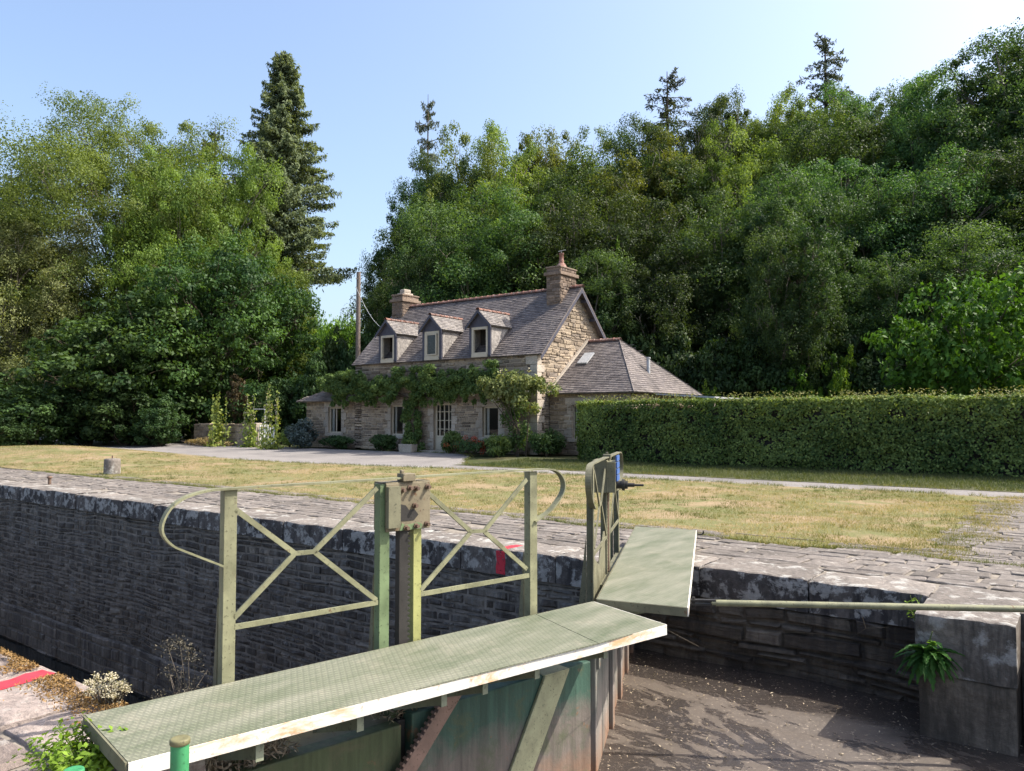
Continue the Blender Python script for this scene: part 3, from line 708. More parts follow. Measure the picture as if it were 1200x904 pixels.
# operating rod from the far gate to the bank
a_, b_ = V((-2.40, 5.41, .14)), V((1.15, 7.64, .14)); d_ = (b_-a_).normalized()
rod = thing('operating_rod', (a_.x, a_.y, .14), 'long pale green steel push rod running from the far gate walkway to the bank', 'rod')
m = MB(); m.tube([a_ + d_*.13, b_], .024, 12); m.build('tube', M['steel'], rod)
m = MB(); m.obox(a_ + V((0,0,-.018)) - d_*.10 - d_.cross(V((0,0,1)))*.02, d_*.26, d_.cross(V((0,0,1)))*.04, V((0,0,.012))); m.obox(a_ + V((0,0,.012)) - d_*.10 - d_.cross(V((0,0,1)))*.02, d_*.26, d_.cross(V((0,0,1)))*.04, V((0,0,.012)))
m.tube([a_ + V((0,0,-.035)), a_ + V((0,0,.04))], .012, 8); m.build('fork', M['gear_black'], rod)
m = MB(); m.obox(b_ + V((-.05,-.05,-.13)), (.1,0,0), (0,.1,0), (0,0,.2)); m.build('anchor', M['gear_black'], rod)

# green posts by the walkway
def bollard(x, y, zt, label):
    g = thing('bollard', (x, y, 0), label, 'bollard', 'green tube posts by the near gate')
    m = MB(); m.tube([(x,y,0), (x,y,zt-.03)], .032, 20); m.build('tube', M['bollard_green'], g)
    m = MB(); m.lathe((x,y,zt-.03), [(.033,0),(.0355,.002),(.0355,.016),(.033,.020),(.028,.021),(.010,.018)], 20); m.build('cap', M['cap_rust' if zt > .3 else 'bollard_green'], g)
bollard(-2.679, 1.555, .35, 'green tube post with rusty cap, standing against the walkway edge')
bollard(-2.93, 1.30, .262, 'shorter green tube post with green cap, beside the weed on the quay')

# mooring stone and iron pin on the far bank
sb = thing('mooring_stone', (-20.95, 10.1, 0), 'short pale round stone bollard standing on the dry lawn edge', 'bollard')
m = MB(); m.lathe((-20.95, 10.1, -.03), [(.20,0),(.205,.1),(.20,.38),(.195,.425),(.18,.445),(.09,.452),(.01,.452)], 24); m.build('shaft', M['coping'], sb)
m = MB(); m.tube([(-20.95,10.1,.42), (-20.95,10.1,.50)], .018, 8); m.build('iron_pin', M['rust'], sb)
pn = thing('mooring_pin', (-18.87, 7.71, 0), 'small rusty iron pin standing on the far coping', 'pin')
m = MB(); m.tube([(-18.87,7.71,0), (-18.87,7.71,.14)], .035, 10); m.build('shank', M['rust'], pn)
m = MB(); m.lathe((-18.87,7.71,.135), [(.05,0),(.06,.02),(.05,.05),(.02,.06)], 12); m.build('head', M['rust'], pn)

# ---------------------------------------------------------------- small plants about the lock
def plant(name, loc, label, cat, fn, group=None):
    g = thing(name, loc, label, cat, group); fn(g, V(loc)); return g
def leafset(g, name, mat, pts, nrm, L, W, rng, hang=.2):
    pts = np.array(pts); o = np.array(WLOC[g.name]); n = len(pts)
    return leaf_mesh(name, M[mat], g, pts - o, np.array(nrm), L, W, rng.random(n), rng, hang)

def sedum(g, l):
    r = np.random.default_rng(2); m = MB(); C = []
    for i in range(46):
        a = r.uniform(0, 6.28); q = .085*math.sqrt(r.random()); b = l + V((q*math.cos(a)*1.35, q*math.sin(a)*.6, 0)); h = r.uniform(.05,.11)
        tp = b + V((math.cos(a)*q*.4, math.sin(a)*q*.4, h)); m.tube([b, tp], .003, 4)
        for k in range(30): C.append([tp.x + r.normal()*.013, tp.y + r.normal()*.013, tp.z + r.normal()*.006])
        for k in range(8): t_ = r.random(); C.append(list(b.lerp(tp, t_) + V(r.normal(size=3)*.008)))
    m.build('stem', M['dry_stem'], g); leafset(g, 'flower_head', 'pale_flower', C, r.normal(size=(len(C),3))*.5 + [0,0,1], .010, .008, r)
plant('stonecrop', (-4.16, 2.0, .03), 'clump of pale dried stonecrop heads on the near quay edge', 'plant', sedum)

def rosette(g, l, n=260, rad=.22, h=.2, mat='weed', L=.075, W=.035, seed=3, stems=24):
    r = np.random.default_rng(seed); m = MB(); C = []; N = []
    for i in range(stems):
        a = r.uniform(0, 6.28); q = rad*r.uniform(.3, 1); b = l; tp = l + V((q*math.cos(a), q*math.sin(a), h*r.uniform(.4, 1.1)*(1.2 - q/rad*.5)))
        md = b.lerp(tp, .5) + V((0,0,h*.15)); m.tube([b, md, tp], [.004,.003,.002], 5)
        for k in range(n//stems):
            t_ = r.uniform(.35, 1.05); p = b.lerp(tp, t_) + V(r.normal(size=3)*.022); C.append(list(p)); N.append([math.cos(a)*.5 + r.normal()*.4, math.sin(a)*.5 + r.normal()*.4, 1])
    m.build('stem', M['stem'], g); leafset(g, 'foliage', mat, C, N, L, W, r)
plant('weed', (-3.42, 1.56, .0), 'bright green leafy weed growing beside the walkway on the quay', 'plant', lambda g, l: rosette(g, l, 1300, .24, .20, L=.036, W=.018, stems=40))
plant('sprig', (-2.42, 1.86, -.35), 'thin yellow green sprig in front of the near gate panel', 'plant', lambda g, l: rosette(g, l, 60, .16, .32, L=.05, W=.02, seed=8, stems=9))

def dock(g, l):
    r = np.random.default_rng(4); m = MB()
    for i in range(64):
        a = r.uniform(-3.1, -.05); ln = r.uniform(.13,.30); up_ = r.uniform(-.9, 1.3); tn = r.random(); wd = r.uniform(.012,.026); K = 13
        d = V((math.cos(a), math.sin(a)*.8, up_*.75)).normalized(); p = V(l) + V(r.normal(size=3)*.02); pts = []
        for k in range(K):
            pts.append(p.copy()); d = (d + V((0,0,-.09)) + V(r.normal(size=3)*.03)).normalized(); p = p + d*ln/(K-1)
        sd = d.cross(V((0,0,1))).normalized(); vs = []
        for k, q in enumerate(pts):
            ww = wd*math.sin(math.pi*(.10 + k/(K-1)*.88))**.7*(1.35 if k % 2 else .62) + .002
            vs += [q + sd*ww + V((0,0,.007)) - d*.006*(k % 2), q, q - sd*ww + V((0,0,.007)) - d*.006*(k % 2)]
        fs = []
        for k in range(K-1): b = 3*k; fs += [(b,b+1,b+4,b+3), (b+1,b+2,b+5,b+4)]
        m.add(vs, fs, 0, tn)
    m.build('foliage', M['dock'], g)
    m = MB(); m.tube([l, l + V((.02,-.06,.13)), l + V((.04,-.08,.19))], .004, 5); m.build('stem', M['stem'], g)
    C = [[l.x+.04+r.normal()*.014, l.y-.085+r.normal()*.01, l.z+.10+r.normal()*.012] for k in range(26)]
    leafset(g, 'pale_shoot', 'weed', C, r.normal(size=(26,3))+[0,-1,1], .035, .018, r)
plant('dock_plant', (-1.06, 6.70, -.30), 'dark green jagged leaved plant rooted in the pier joint', 'plant', dock)
plant('sprig', (-1.25, 7.30, -.2), 'small yellow tipped sprig in the corner left of the pier', 'plant', lambda g, l: rosette(g, l + V((0,-.03,0)), 50, .12, .22, 'weed', .04, .02, 6, 7))

def drystalk(g, l):
    r = np.random.default_rng(6); m = MB(); C = []
    for i in range(36):
        a = r.uniform(0, 6.28); q = r.uniform(.05,.26); h = r.uniform(.10,.34) if i > 3 else r.uniform(.4,.58)
        tp = l + V((q*math.cos(a)*1.2, q*math.sin(a)*.7, h)); md = l.lerp(tp, .5) + V((r.normal()*.02, r.normal()*.02, .05)); m.tube([l, md, tp], [.0035,.0025,.0015], 4)
        for k in range(30 if i > 5 else 70):
            t_ = r.uniform(.3, 1) if i > 5 else 1; p = md.lerp(tp, t_) + V(r.normal(size=3)*.022); C.append(list(p))
    m.build('stem', M['dry_stem'], g); leafset(g, 'seed_heads', 'dry_grey', C, r.normal(size=(len(C),3)), .014, .004, r)
plant('dry_weed', (-3.62, 2.13, -.12), 'dry brown weed with seed heads against the dark lock wall', 'plant', drystalk)
for i, (p0, p1, sag, lab) in enumerate([((-3.25,7.1,-.80), (-1.75,7.25,-.42), .12, 'long thin dry stalk leaning across the dark recess wall'), ((-2.35,4.7,.14), (-2.75,6.3,-.45), .0, 'thin dry grass blade hanging by the walkway end')]):
    g = thing('dry_stalk', p0, lab, 'stalk'); a_, b_ = V(p0), V(p1); m = MB()
    m.tube([a_.lerp(b_, k/10) + V((0,0,sag*math.sin(math.pi*k/10))) for k in range(11)], .0018, 5); m.build('stem', M['dry_grey'], g)
    if i == 0:
        m = MB(); m.tube([b_, b_ + V((.12,0,.10)), b_ + V((.3,0,.14))], .0018, 5); m.tube([b_ + V((.12,0,.1)), b_ + V((.1,-.03,.2))], .003, 5); m.build('twig', M['dry_grey'], g)
# moss along the near quay edge and tufts on the far coping
r = np.random.default_rng(12); k = 14000
x = r.uniform(-9, -3.5, k); q = np.abs(r.normal(size=k))*.10; keep = np.array([mnoise.noise(V((a*1.7, b*4, 0))) > -.18 and not (-5.03 < a < -4.80) for a, b in zip(x, q)])
C = np.c_[x, 2.03 - q, np.full(k, .022) + r.random(k)*.02][keep]
tag(leaf_mesh('moss', M['moss'], None, C, r.normal(size=(len(C),3))*.7 + [0,0,.6], r.uniform(.012,.03,len(C)), .008, r.random(len(C)), r, 0), kind='stuff')
# ---------------------------------------------------------------- house
HZ = .10
hs = thing('stone_house', (-22, 24, HZ), 'stone cottage with slate roof, three dormers and red ridge tiles behind the lawn', 'house')
rh = random.Random(11)
HM = [M['house_mortar'], M['house_stone']]
def walls(name, O, a, n, W, Hh, openings=(), clip=None, top=None, thick=.45, row=(.08,.19), wid=(.16,.55), parent=hs, mats=HM):
    """wall with real openings: backing boxes between the openings plus coursed stones in front"""
    O, a, n = V(O), V(a).normalized(), V(n).normalized(); m = MB(); Z = V((0,0,1))
    if clip:
        m.prism([O + a*s + Z*z for s, z in top], -n*thick)
    else:
        es = sorted({0., W, *[q for o in openings for q in o[:2]]})
        for p, q in zip(es, es[1:]):
            ops = sorted([(o[2], o[3]) for o in openings if o[0] <= p + 1e-6 and o[1] >= q - 1e-6]); z = 0
            for z0, z1 in ops + [(Hh, Hh)]:
                if z0 - z > .01: m.obox(O + a*p + Z*z, a*(q-p), -n*thick, Z*(z0-z))
                z = z1
    stones(m, O, a, n, W, Hh, row, wid, openings, clip, rng=rh, depth=(.008,.045), jit=.016, gap=.022, wave=.05)
    return m.build(name, mats, parent)

def window(O, a, n, W, Hh, cols=2, rows=1, depth=.18, parent=hs, name='window', curtain=True, mat='cream', openleaf=False, fw=.06, pane_to=None):
    """frame set back in its opening, with panes and curtains"""
    O, a, n = V(O), V(a).normalized(), V(n).normalized(); Z = V((0,0,1)); B = O - n*depth
    m = MB(); t_ = .06
    m.obox(B, a*fw, n*t_, Z*Hh); m.obox(B + a*(W-fw), a*fw, n*t_, Z*Hh); m.obox(B + a*fw, a*(W-2*fw), n*t_, Z*fw); m.obox(B + a*fw + Z*(Hh-fw), a*(W-2*fw), n*t_, Z*fw)
    for i in range(1, cols): m.obox(B + a*(W*i/cols - .022) + Z*fw + n*.003, a*.044, n*(t_-.006), Z*(Hh-2*fw))
    for j in range(1, rows):
        m.obox(B + a*fw + Z*(Hh*j/rows - .014) + n*.012, a*(W-2*fw), n*(t_-.03), Z*.028)
    f = m.build(name, M[mat], parent)
    if not openleaf:
        m = MB(); q = B + n*.02 + a*fw + Z*fw; m.add([q, q + a*(W-2*fw), q + a*(W-2*fw) + Z*(Hh-2*fw), q + Z*(Hh-2*fw)], [(0,1,2,3)]); m.build('pane', M['glass'], pane_to or f)
    if curtain:
        m = MB()
        for s0, s1 in ((fw, W*.24), (W*.80, W-fw)):
            k = 8; vs = []
            for i in range(k+1):
                q = B - n*(.05 + .02*(i % 2)) + a*(s0 + (s1-s0)*i/k); vs += [q + Z*fw, q + Z*(Hh-fw)]
            m.add(vs, [(2*i, 2*i+2, 2*i+3, 2*i+1) for i in range(k)])
        m.build('curtain', M['curtain'], f)
    return f

def surround(O, a, n, W, Hh, sill=True, parent=hs, wq=.22):
    """dressed granite blocks round an opening"""
    O, a, n = V(O), V(a).normalized(), V(n).normalized(); Z = V((0,0,1)); m = MB()
    z = 0; i = rh.randint(0, 1)
    while z < Hh - .02:
        h = min(rh.uniform(.26,.36), Hh - z)
        if Hh - z - h < .12: h = Hh - z
        for side in (0, 1):
            w_ = wq*(1.5 if (i + side) % 2 else .9); b = O + Z*(z+.006) + (a*(W+.0) if side else -a*w_); m.obox(b - n*.02, a*w_, n*.055, Z*(h-.012), 0, rh.random())
        z += h; i += 1
    m.obox(O + Z*Hh - a*.28 - n*.02, a*(W+.56), n*.06, Z*.26, 0, rh.random())
    if sill: m.obox(O - Z*.16 - a*.16 - n*.02, a*(W+.32), n*.10, Z*.155, 0, rh.random())
    return m.build('surround', M['granite'], parent, bevel=.012)

def clip2(poly, x0, x1, y0, y1):
    """convex polygon test rectangle: returns rectangle clipped by the polygon (2-D)"""
    out = [(x0,y0),(x1,y0),(x1,y1),(x0,y1)]; n = len(poly)
    ar = sum(poly[i][0]*poly[(i+1) % n][1] - poly[(i+1) % n][0]*poly[i][1] for i in range(n)); sg = 1 if ar > 0 else -1
    for i in range(n):
        (ax, ay), (bx, by) = poly[i], poly[(i+1) % n]; inp = out; out = []
        def d(p): return sg*((bx-ax)*(p[1]-ay) - (by-ay)*(p[0]-ax))
        for k in range(len(inp)):
            p, q = inp[k], inp[(k+1) % len(inp)]; dp, dq = d(p), d(q)
            if dp >= 0: out.append(p)
            if dp*dq < 0: t_ = dp/(dp-dq); out.append((p[0]+(q[0]-p[0])*t_, p[1]+(q[1]-p[1])*t_))
        if not out: return []
    return out
def roof(name, pts, parent=hs, row=.12, wid=(.15,.24), thick=.05, rng=rh, mat='slate'):
    """slate roof plane: pts[0]->pts[1] is the eave; real overlapping slates on a board"""
    P0 = V(pts[0]); a = (V(pts[1]) - P0).normalized(); nn = (V(pts[1]) - P0).cross(V(pts[-1]) - P0).normalized()
    if nn.z < 0: nn = -nn
    s = nn.cross(a)
    if s.z < 0: s = -s
    poly = [((V(p)-P0).dot(a), (V(p)-P0).dot(s)) for p in pts]
    m = MB(); m.prism([V(p) - nn*thick for p in pts], nn*(thick-.004), 0, .35)
    X0, X1 = min(p[0] for p in poly), max(p[0] for p in poly); Y1 = max(p[1] for p in poly); y = min(p[1] for p in poly); r_ = 0
    while y < Y1:
        x = X0 - rng.uniform(0, wid[1])
        while x < X1:
            ww = rng.uniform(*wid); q = clip2(poly, x+.003, x+ww-.003, y, min(y+row, Y1+.01))
            if len(q) >= 3:
                tn = rng.random(); lf = rng.uniform(.012,.022)
                top = [P0 + a*u + s*v + nn*(lf*(1 - (v-y)/row) + .003) for u, v in q]; m.add(top, [list(range(len(q)))], 0, tn)
                # butt edge of the slate
                m.add([P0 + a*(x+.003) + s*y, P0 + a*(x+ww-.003) + s*y, P0 + a*(x+ww-.003) + s*y + nn*(lf+.003), P0 + a*(x+.003) + s*y + nn*(lf+.003)], [(0,1,2,3)], 0, tn) if abs(min(v for u, v in q) - y) < 1e-6 and x > X0 and x+ww < X1 and len(q) == 4 else None
            x += ww
        y += row; r_ += 1
    return m.build(name, [M[mat]], parent)
def ridge(name, p, q, rad=.11, parent=hs, step=.33):
    p, q = V(p), V(q); L_ = (q-p).length; d = (q-p).normalized(); k = max(1, round(L_/step)); m = MB(); sd = d.cross(V((0,0,1))).normalized()
    for i in range(k):
        A, B = p + d*(L_*i/k), p + d*(L_*(i+1)/k + .03); tn = rh.random(); vs = []
        for c, r0 in ((A, rad*1.10), (A + d*.05, rad*1.10), (A + d*.06, rad*.95), (B, rad*.92)):
            for j in range(7):
                an = math.pi*(j/6*1.1 - .05); vs.append(c + sd*(r0*math.cos(an)) + V((0,0,r0*math.sin(an)*.95 + rh.uniform(-.003,.003))))
        m.add(vs, [(u*7+j, u*7+j+1, (u+1)*7+j+1, (u+1)*7+j) for u in range(3) for j in range(6)], 0, tn, False)
    return m.build(name, M['terracotta'], parent)

XL, XR, YF, YM, YB = -27.1, -16.9, 24.0, 26.8, 29.6
ZE, ZR = 4.05, 6.86; EH = ZE - HZ; AX, AY = (1,0,0), (0,-1,0)
AXL = -30.6                                              # left end of the lean-to
ops = [(-28.95, -28.02, .80, 2.0), (-24.75, -24.0, .75, 2.05), (-22.2, -21.2, .05, 2.12), (-19.55, -18.75, .75, 1.95)]
fr_ops = [(x0-XL, x1-XL, z0-HZ, z1-HZ) for x0, x1, z0, z1 in ops[1:]]
walls('front_wall', (XL, YF, HZ), AX, (0,-1,0), XR-XL, EH, fr_ops)
gt = [(0,0),(5.6,0),(5.6,EH-.04),(2.8,ZR-HZ-.10),(0,EH-.04)]
def gclip(z):
    if z < EH - .04: return (0., 5.6)
    k = (z - EH + .04)/(ZR-EH-HZ-.06)*2.8
    return (k, 5.6-k) if k < 2.7 else None
walls('gable_wall', (XR, YF, HZ), (0,1,0), (1,0,0), 5.6, ZR-HZ-.12, (), gclip, gt)
walls('gable_wall', (XL, YF, HZ), (0,1,0), (-1,0,0), 5.6, ZR-HZ-.12, (), gclip, gt)
m = MB(); m.box(XL, XR, YB-.4, YB, HZ, ZE); m.box(XL+.46, XR-.46, YF+2.6, YF+2.7, HZ, ZE); m.box(XL+.46, XR-.46, YF+.46, YB-.41, 3.2, 3.3); m.build('back_wall', M['dark_room'], hs)
# quoins on the right front corner
m = MB(); z = HZ; i = 0
while z < ZE - .1:
    h = rh.uniform(.24,.36); l1, l2 = ((.5,.26) if i % 2 else (.28,.45)); h = min(h, ZE - .05 - z)
    m.box(XR-l1, XR+.05, YF-.05, YF+l2, z+.006, z+h-.006, 0, rh.random()); z += h; i += 1
m.build('quoin', M['granite'], hs, bevel=.015)
for (x0, x1, z0, z1), (c, r_) in zip(ops, [(2,1),(1,1),(2,4),(1,1)]):
    door = z0 < .1
    surround((x0, YF, z0), AX, AY, x1-x0, z1-z0, not door)
    if not door: window((x0, YF, z0), AX, AY, x1-x0, z1-z0, c, r_, .14)
# glazed door
dx0, dx1, dz0, dz1 = ops[2]
m = MB(); m.box(dx0, dx1, YF+.10, YF+.16, dz0, dz0+.62); m.box(dx0+.06, dx0+.44, YF+.085, YF+.098, dz0+.12, dz0+.54); m.box(dx0+.56, dx0+.94, YF+.085, YF+.098, dz0+.12, dz0+.54)
dr = m.build('door', M['cream'], hs, bevel=.004)
window((dx0, YF+.02, dz0+.625), AX, AY, dx1-dx0, dz1-dz0-.627, 4, 4, .14, dr, 'glazing', False, fw=.09, pane_to=dr)
m = MB(); m.tube([(dx0+.52,YF+.08,dz0+.9),(dx0+.52,YF+.04,dz0+.9),(dx0+.42,YF+.04,dz0+.9)], .010, 6); m.build('handle', M['gear_black'], dr)
m = MB(); m.box(dx0-.3, dx1+.3, YF-.55, YF-.06, -.02, HZ+.05); m.build('doorstep', M['granite'], hs, bevel=.015)

# main roof
sl_ = (ZR-ZE)/(YM-YF); ye = YF-.13; ze = ZE - .13*sl_
rfm = roof('roof', [(XL-.12, ye, ze), (XR+.30, ye, ze), (XR+.30, YM, ZR), (XL-.12, YM, ZR)])
rfb = roof('roof', [(XR+.30, YB+.13, ze), (XL-.12, YB+.13, ze), (XL-.12, YM, ZR), (XR+.30, YM, ZR)], row=.2, wid=(.3,.5))
ridge('ridge_tiles', (XL-.12, YM, ZR-.0), (XR+.32, YM, ZR), .11)
m = MB()   # verge boards and purlin ends under the right gable overhang
for y0, z0, y1, z1 in ((ye, ze, YM, ZR), (YB+.13, ze, YM, ZR)):
    d = V((0, y1-y0, z1-z0)); m.obox(V((XR+.27, y0, z0-.24)), d, (.028,0,0), (0,0,.17))
for f in (.12,.38,.64,.88):
    for y0 in (ye, YB+.13):
        yy = y0 + (YM-y0)*f; zz = ze + (ZR-ze)*f - .24; m.box(XR-.1, XR+.265, yy-.05, yy+.05, zz-.02, zz+.10)
m.build('verge_board', M['board'], hs)

# dormers
def dormer(xc, kind):
    hw = .54; yf = YF-.11; zb = ze + .07; zs, za = 5.24, 5.78
    def yr(z): return YF + (z-ZE)/sl_
    m = MB(); ww, wb, wt = .38, zb+.07, zs-.10     # front board round the window
    m.box(xc-hw-.01, xc-ww, yf-.03, yf+.03, zb-.02, zs); m.box(xc+ww, xc+hw+.01, yf-.03, yf+.03, zb-.02, zs); m.prism([(xc-hw-.01, yf-.03, zs), (xc+hw+.01, yf-.03, zs), (xc, yf-.03, za-.03)], (0,.06,0))
    m.box(xc-ww, xc+ww, yf-.03, yf+.03, wt, zs-.002)
    ck = m.build('dormer', M['board'], hs)
    for sx in (-1, 1):                             # slate hung cheeks
        x = xc + sx*hw; m = MB(); m.prism([(x, yf+.031, zb), (x, yf+.031, zs), (x, yr(zs)+.05, zs)], (-sx*.06,0,0))
        for k in range(9):
            z0 = zb + .05 + k*.12; y = yf + .04
            while z0 < zs - .05 and y < yr(z0) - .05:
                y1 = min(y + rh.uniform(.16,.22), yr(z0)); m.prism([(x, y+.003, z0), (x, y1-.003, z0), (x, y1-.003, min(z0+.12, zs)), (x, y+.003, min(z0+.12, zs))], (sx*rh.uniform(.006,.014),0,0), 0, rh.random()); y = y1
        m.build('cheek', M['slate_sunlit'], ck)
    m = MB(); m.box(xc-ww-.02, xc+ww+.02, yf-.07, yf+.05, zb-.06, wb-.002); m.build('sill', M['cream'], ck)
    m = MB()
    for x0, x1 in ((xc-ww-.03, xc-ww+.07), (xc+ww-.05, xc+ww+.03)): m.box(x0, x1, yf-.045, yf+.06, wb, wt)
    m.box(xc-ww+.071, xc+ww-.051, yf-.045, yf+.06, wt-.10, wt); m.box(xc-ww+.071, xc+ww-.051, yf-.045, yf+.06, wb, wb+.06)
    wf = m.build('window', M['cream'], ck)
    m = MB(); m.box(xc-ww, xc+ww, yf+.5, yf+.52, zb, zs); m.build('interior', M['dark_room'], ck)
    def sash(x0, x1, ang):
        h0 = V((x0, yf, wb+.07)); d = V((math.cos(ang), -math.sin(ang), 0))*(x1-x0); m = MB(); W_ = d.length; d.normalize(); n_ = V((0,0,1)).cross(d)*-1; Hs = wt-.11-wb-.07
        m.obox(h0, d*.05, n_*.04, (0,0,Hs)); m.obox(h0 + d*(W_-.05), d*.05, n_*.04, (0,0,Hs)); m.obox(h0 + d*.05, d*(W_-.1), n_*.04, (0,0,.05)); m.obox(h0 + d*.05 + V((0,0,Hs-.05)), d*(W_-.1), n_*.04, (0,0,.05))
        m.build('sash', M['cream'], ck)
        m = MB(); q = h0 + n_*.02 + d*.05 + V((0,0,.05)); m.add([q, q + d*(W_-.1), q + d*(W_-.1) + V((0,0,Hs-.1)), q + V((0,0,Hs-.1))], [(0,1,2,3)]); m.build('pane', M['glass'], ck)
    if kind == 'closed': sash(xc-.305, xc+.325, .12)
    if kind == 'half': sash(xc-.305, xc-.01, .9)
    # little gable roof
    ov = .13; sl2 = (za-zs)/hw; xe = hw+ov; zee = zs - ov*sl2
    for sx in (-1, 1):
        e1 = (xc+sx*xe, yf-.16, zee+.06); e2 = (xc+sx*xe, yr(zee+.06), zee+.06); r1 = (xc, yf-.16, za+.06); r2 = (xc, yr(za+.06), za+.06)
        roof('dormer_roof', [e1, e2, r2, r1] if sx > 0 else [e2, e1, r1, r2], ck, .11, (.14,.2), .04, rh, 'slate_lichen')
    m = MB()
    for sx in (-1, 1):
        m.obox(V((xc+sx*xe, yf-.175, zee-.08)), V((-sx*xe, 0, za-zee)), (0,.025,0), (0,0,.13))
    m.build('bargeboard', M['board'], ck); ridge('ridge_tiles', (xc, yf-.17, za+.05), (xc, yr(za)+.02, za+.05), .085, ck, .3)
for xc, kd in ((-24.86,'half'), (-22.2,'closed'), (-19.6,'open')): dormer(xc, kd)

# chimneys
def chimney(x0, x1, y0, y1, z0, z1, pot):
    m = MB(); m.box(x0, x1, y0, y1, z0, z1)
    for O, a, n, W_ in (((x0,y0,z0),(1,0,0),(0,-1,0),x1-x0), ((x1,y0,z0),(0,1,0),(1,0,0),y1-y0), ((x0,y0,z0),(0,1,0),(-1,0,0),y1-y0), ((x0,y1,z0),(1,0,0),(0,1,0),x1-x0)):
        stones(m, O, a, n, W_, z1-z0, (.08,.16), (.16,.4), rng=rh, depth=(.008,.03))
    c = m.build('chimney', [M['chimney_stone'], M['chimney_stone']], hs)
    m = MB(); m.box(x0-.09, x1+.09, y0-.09, y1+.09, z1-.30, z1-.16); m.box(x0-.04, x1+.04, y0-.04, y1+.04, z1+.001, z1+.07); m.build('cap', M['chimney_stone'], c, bevel=.02)
    xc, yc = (x0+x1)/2, (y0+y1)/2
    m = MB()
    if pot:
        m.lathe((xc, yc, z1+.07), [(.26,0),(.17,.16),(.12,.22)], 14, 0, .3); m.build('mortar_cone', M['terracotta'], c)
        m = MB(); m.lathe((xc, yc, z1+.28), [(.10,0),(.115,.08),(.095,.12),(.085,.36),(.11,.38),(.11,.43)], 14, 0, .6); m.build('pot', M['terracotta'], c)
        m = MB(); m.tube([(xc-.15,yc,z1+.80),(xc+.2,yc,z1+.82)], .012, 5); m.tube([(xc,yc,z1+.7),(xc,yc,z1+.81)], .01, 5); m.build('cowl_wire', M['zinc'], c)
    else:
        m.prism([(xc-.27, yc-.30, z1+.071), (xc+.24, yc-.32, z1+.071), (xc+.26, yc+.28, z1+.071), (xc-.25, yc+.30, z1+.071)], (0,0,.10)); m.build('capping_slab', M['granite'], c, bevel=.03)
        m = MB(); m.prism([(xc-.20, yc-.22, z1+.172), (xc+.14, yc-.24, z1+.172), (xc+.18, yc+.2, z1+.172), (xc-.17, yc+.22, z1+.172)], (.02,0,.19)); m.build('capping_stone', M['granite'], c, bevel=.05)
chimney(-27.05, -26.35, 26.25, 27.35, 5.9, 7.38, False)
chimney(-17.85, -17.18, 26.05, 27.25, 5.6, 7.62, True)

# lean-to at the left end
walls('lean_to_wall', (AXL, YF+.02, HZ), AX, AY, XL-AXL-.01, 2.2, [(ops[0][0]-AXL, ops[0][1]-AXL, ops[0][2]-HZ, ops[0][3]-HZ)])
walls('lean_to_wall', (AXL, YF+.48, HZ), (0,1,0), (-1,0,0), 5., 2.2)
m = MB(); m.box(AXL+.5, XL-.5, YF+2.5, YF+2.6, HZ, 2.3); m.build('inner_wall', M['dark_room'], hs)
zl = 2.30; t0 = (XL-.02, 25.9, 3.85); t1 = (XL-.02, 29.4, 3.85)
roof('roof', [(AXL-.35, YF-.35, zl), (XL-.02, YF-.35, zl), t0]); roof('roof', [(AXL-.35, 29.4, zl), (AXL-.35, YF-.35, zl), t0, t1])

# hipped wing at the right end
WX1, WY0, WY1 = -13.35, 24.8, 30.4; WE = 2.46
wo = [(-15.85+16.9, -15.05+16.9, .75-HZ, 2.0-HZ)]
walls('wing_wall', (XR+.05, WY0, HZ), AX, AY, WX1-XR-.05, WE-HZ-.02, wo)
walls('wing_wall', (WX1, WY0+.01, HZ), (0,1,0), (1,0,0), WY1-WY0, WE-HZ-.02)
m = MB(); m.box(XR+.2, WX1-.5, WY0+2.5, WY0+2.6, HZ, WE); m.build('inner_wall', M['dark_room'], hs)
surround((-15.85, WY0, .75), AX, AY, .8, 1.25); window((-15.85, WY0, .75), AX, AY, .8, 1.25, 2, 1, .14)
x1, y0, y1 = WX1+.25, WY0-.22, WY1+.22; zw = WE-.02; zr = 4.66; ym = (y0+y1)/2; xh = -15.35
roof('roof', [(XR-.02+.05, y0, zw), (x1, y0, zw), (xh, ym, zr), (XR+.03, ym, zr)])
roof('roof', [(x1, y0, zw), (x1, y1, zw), (xh, ym, zr)])
roof('roof', [(x1, y1, zw), (XR+.03, y1, zw), (XR+.03, ym, zr), (xh, ym, zr)], row=.2, wid=(.3,.5))
ridge('ridge_tiles', (XR+.05, ym, zr), (xh+.05, ym, zr), .11)
m = MB()
for yy, ss in ((y0, 1), (y1, -1)): m.sweep([(x1, yy, zw+.02), (xh, ym, zr+.03)], V((1,-ss,0)), .10, .02)
m.build('hip_flashing', M['slate'], hs)
m = MB(); m.sweep([(XR+.06, y0+.05, zw+.06), (XR+.06, ym, zr+.10)], (1,0,0), .14, .07); m.build('flashing', M['granite'], hs)
k = (zr-zw)/(ym-y0)
def wz(y): return zw + (y-y0)*k
m = MB(); m.prism([(-16.45, 26.15, wz(26.15)+.05), (-16.0, 26.15, wz(26.15)+.05), (-16.0, 26.75, wz(26.75)+.05), (-16.45, 26.75, wz(26.75)+.05)], (0,-.02,.05)); sk_ = m.build('skylight', M['zinc'], hs)
m = MB(); m.add([(-16.41, 26.18, wz(26.18)+.108), (-16.04, 26.18, wz(26.18)+.108), (-16.04, 26.70, wz(26.70)+.108), (-16.41, 26.70, wz(26.70)+.108)], [(0,1,2,3)]); m.build('pane', M['white'], sk_)
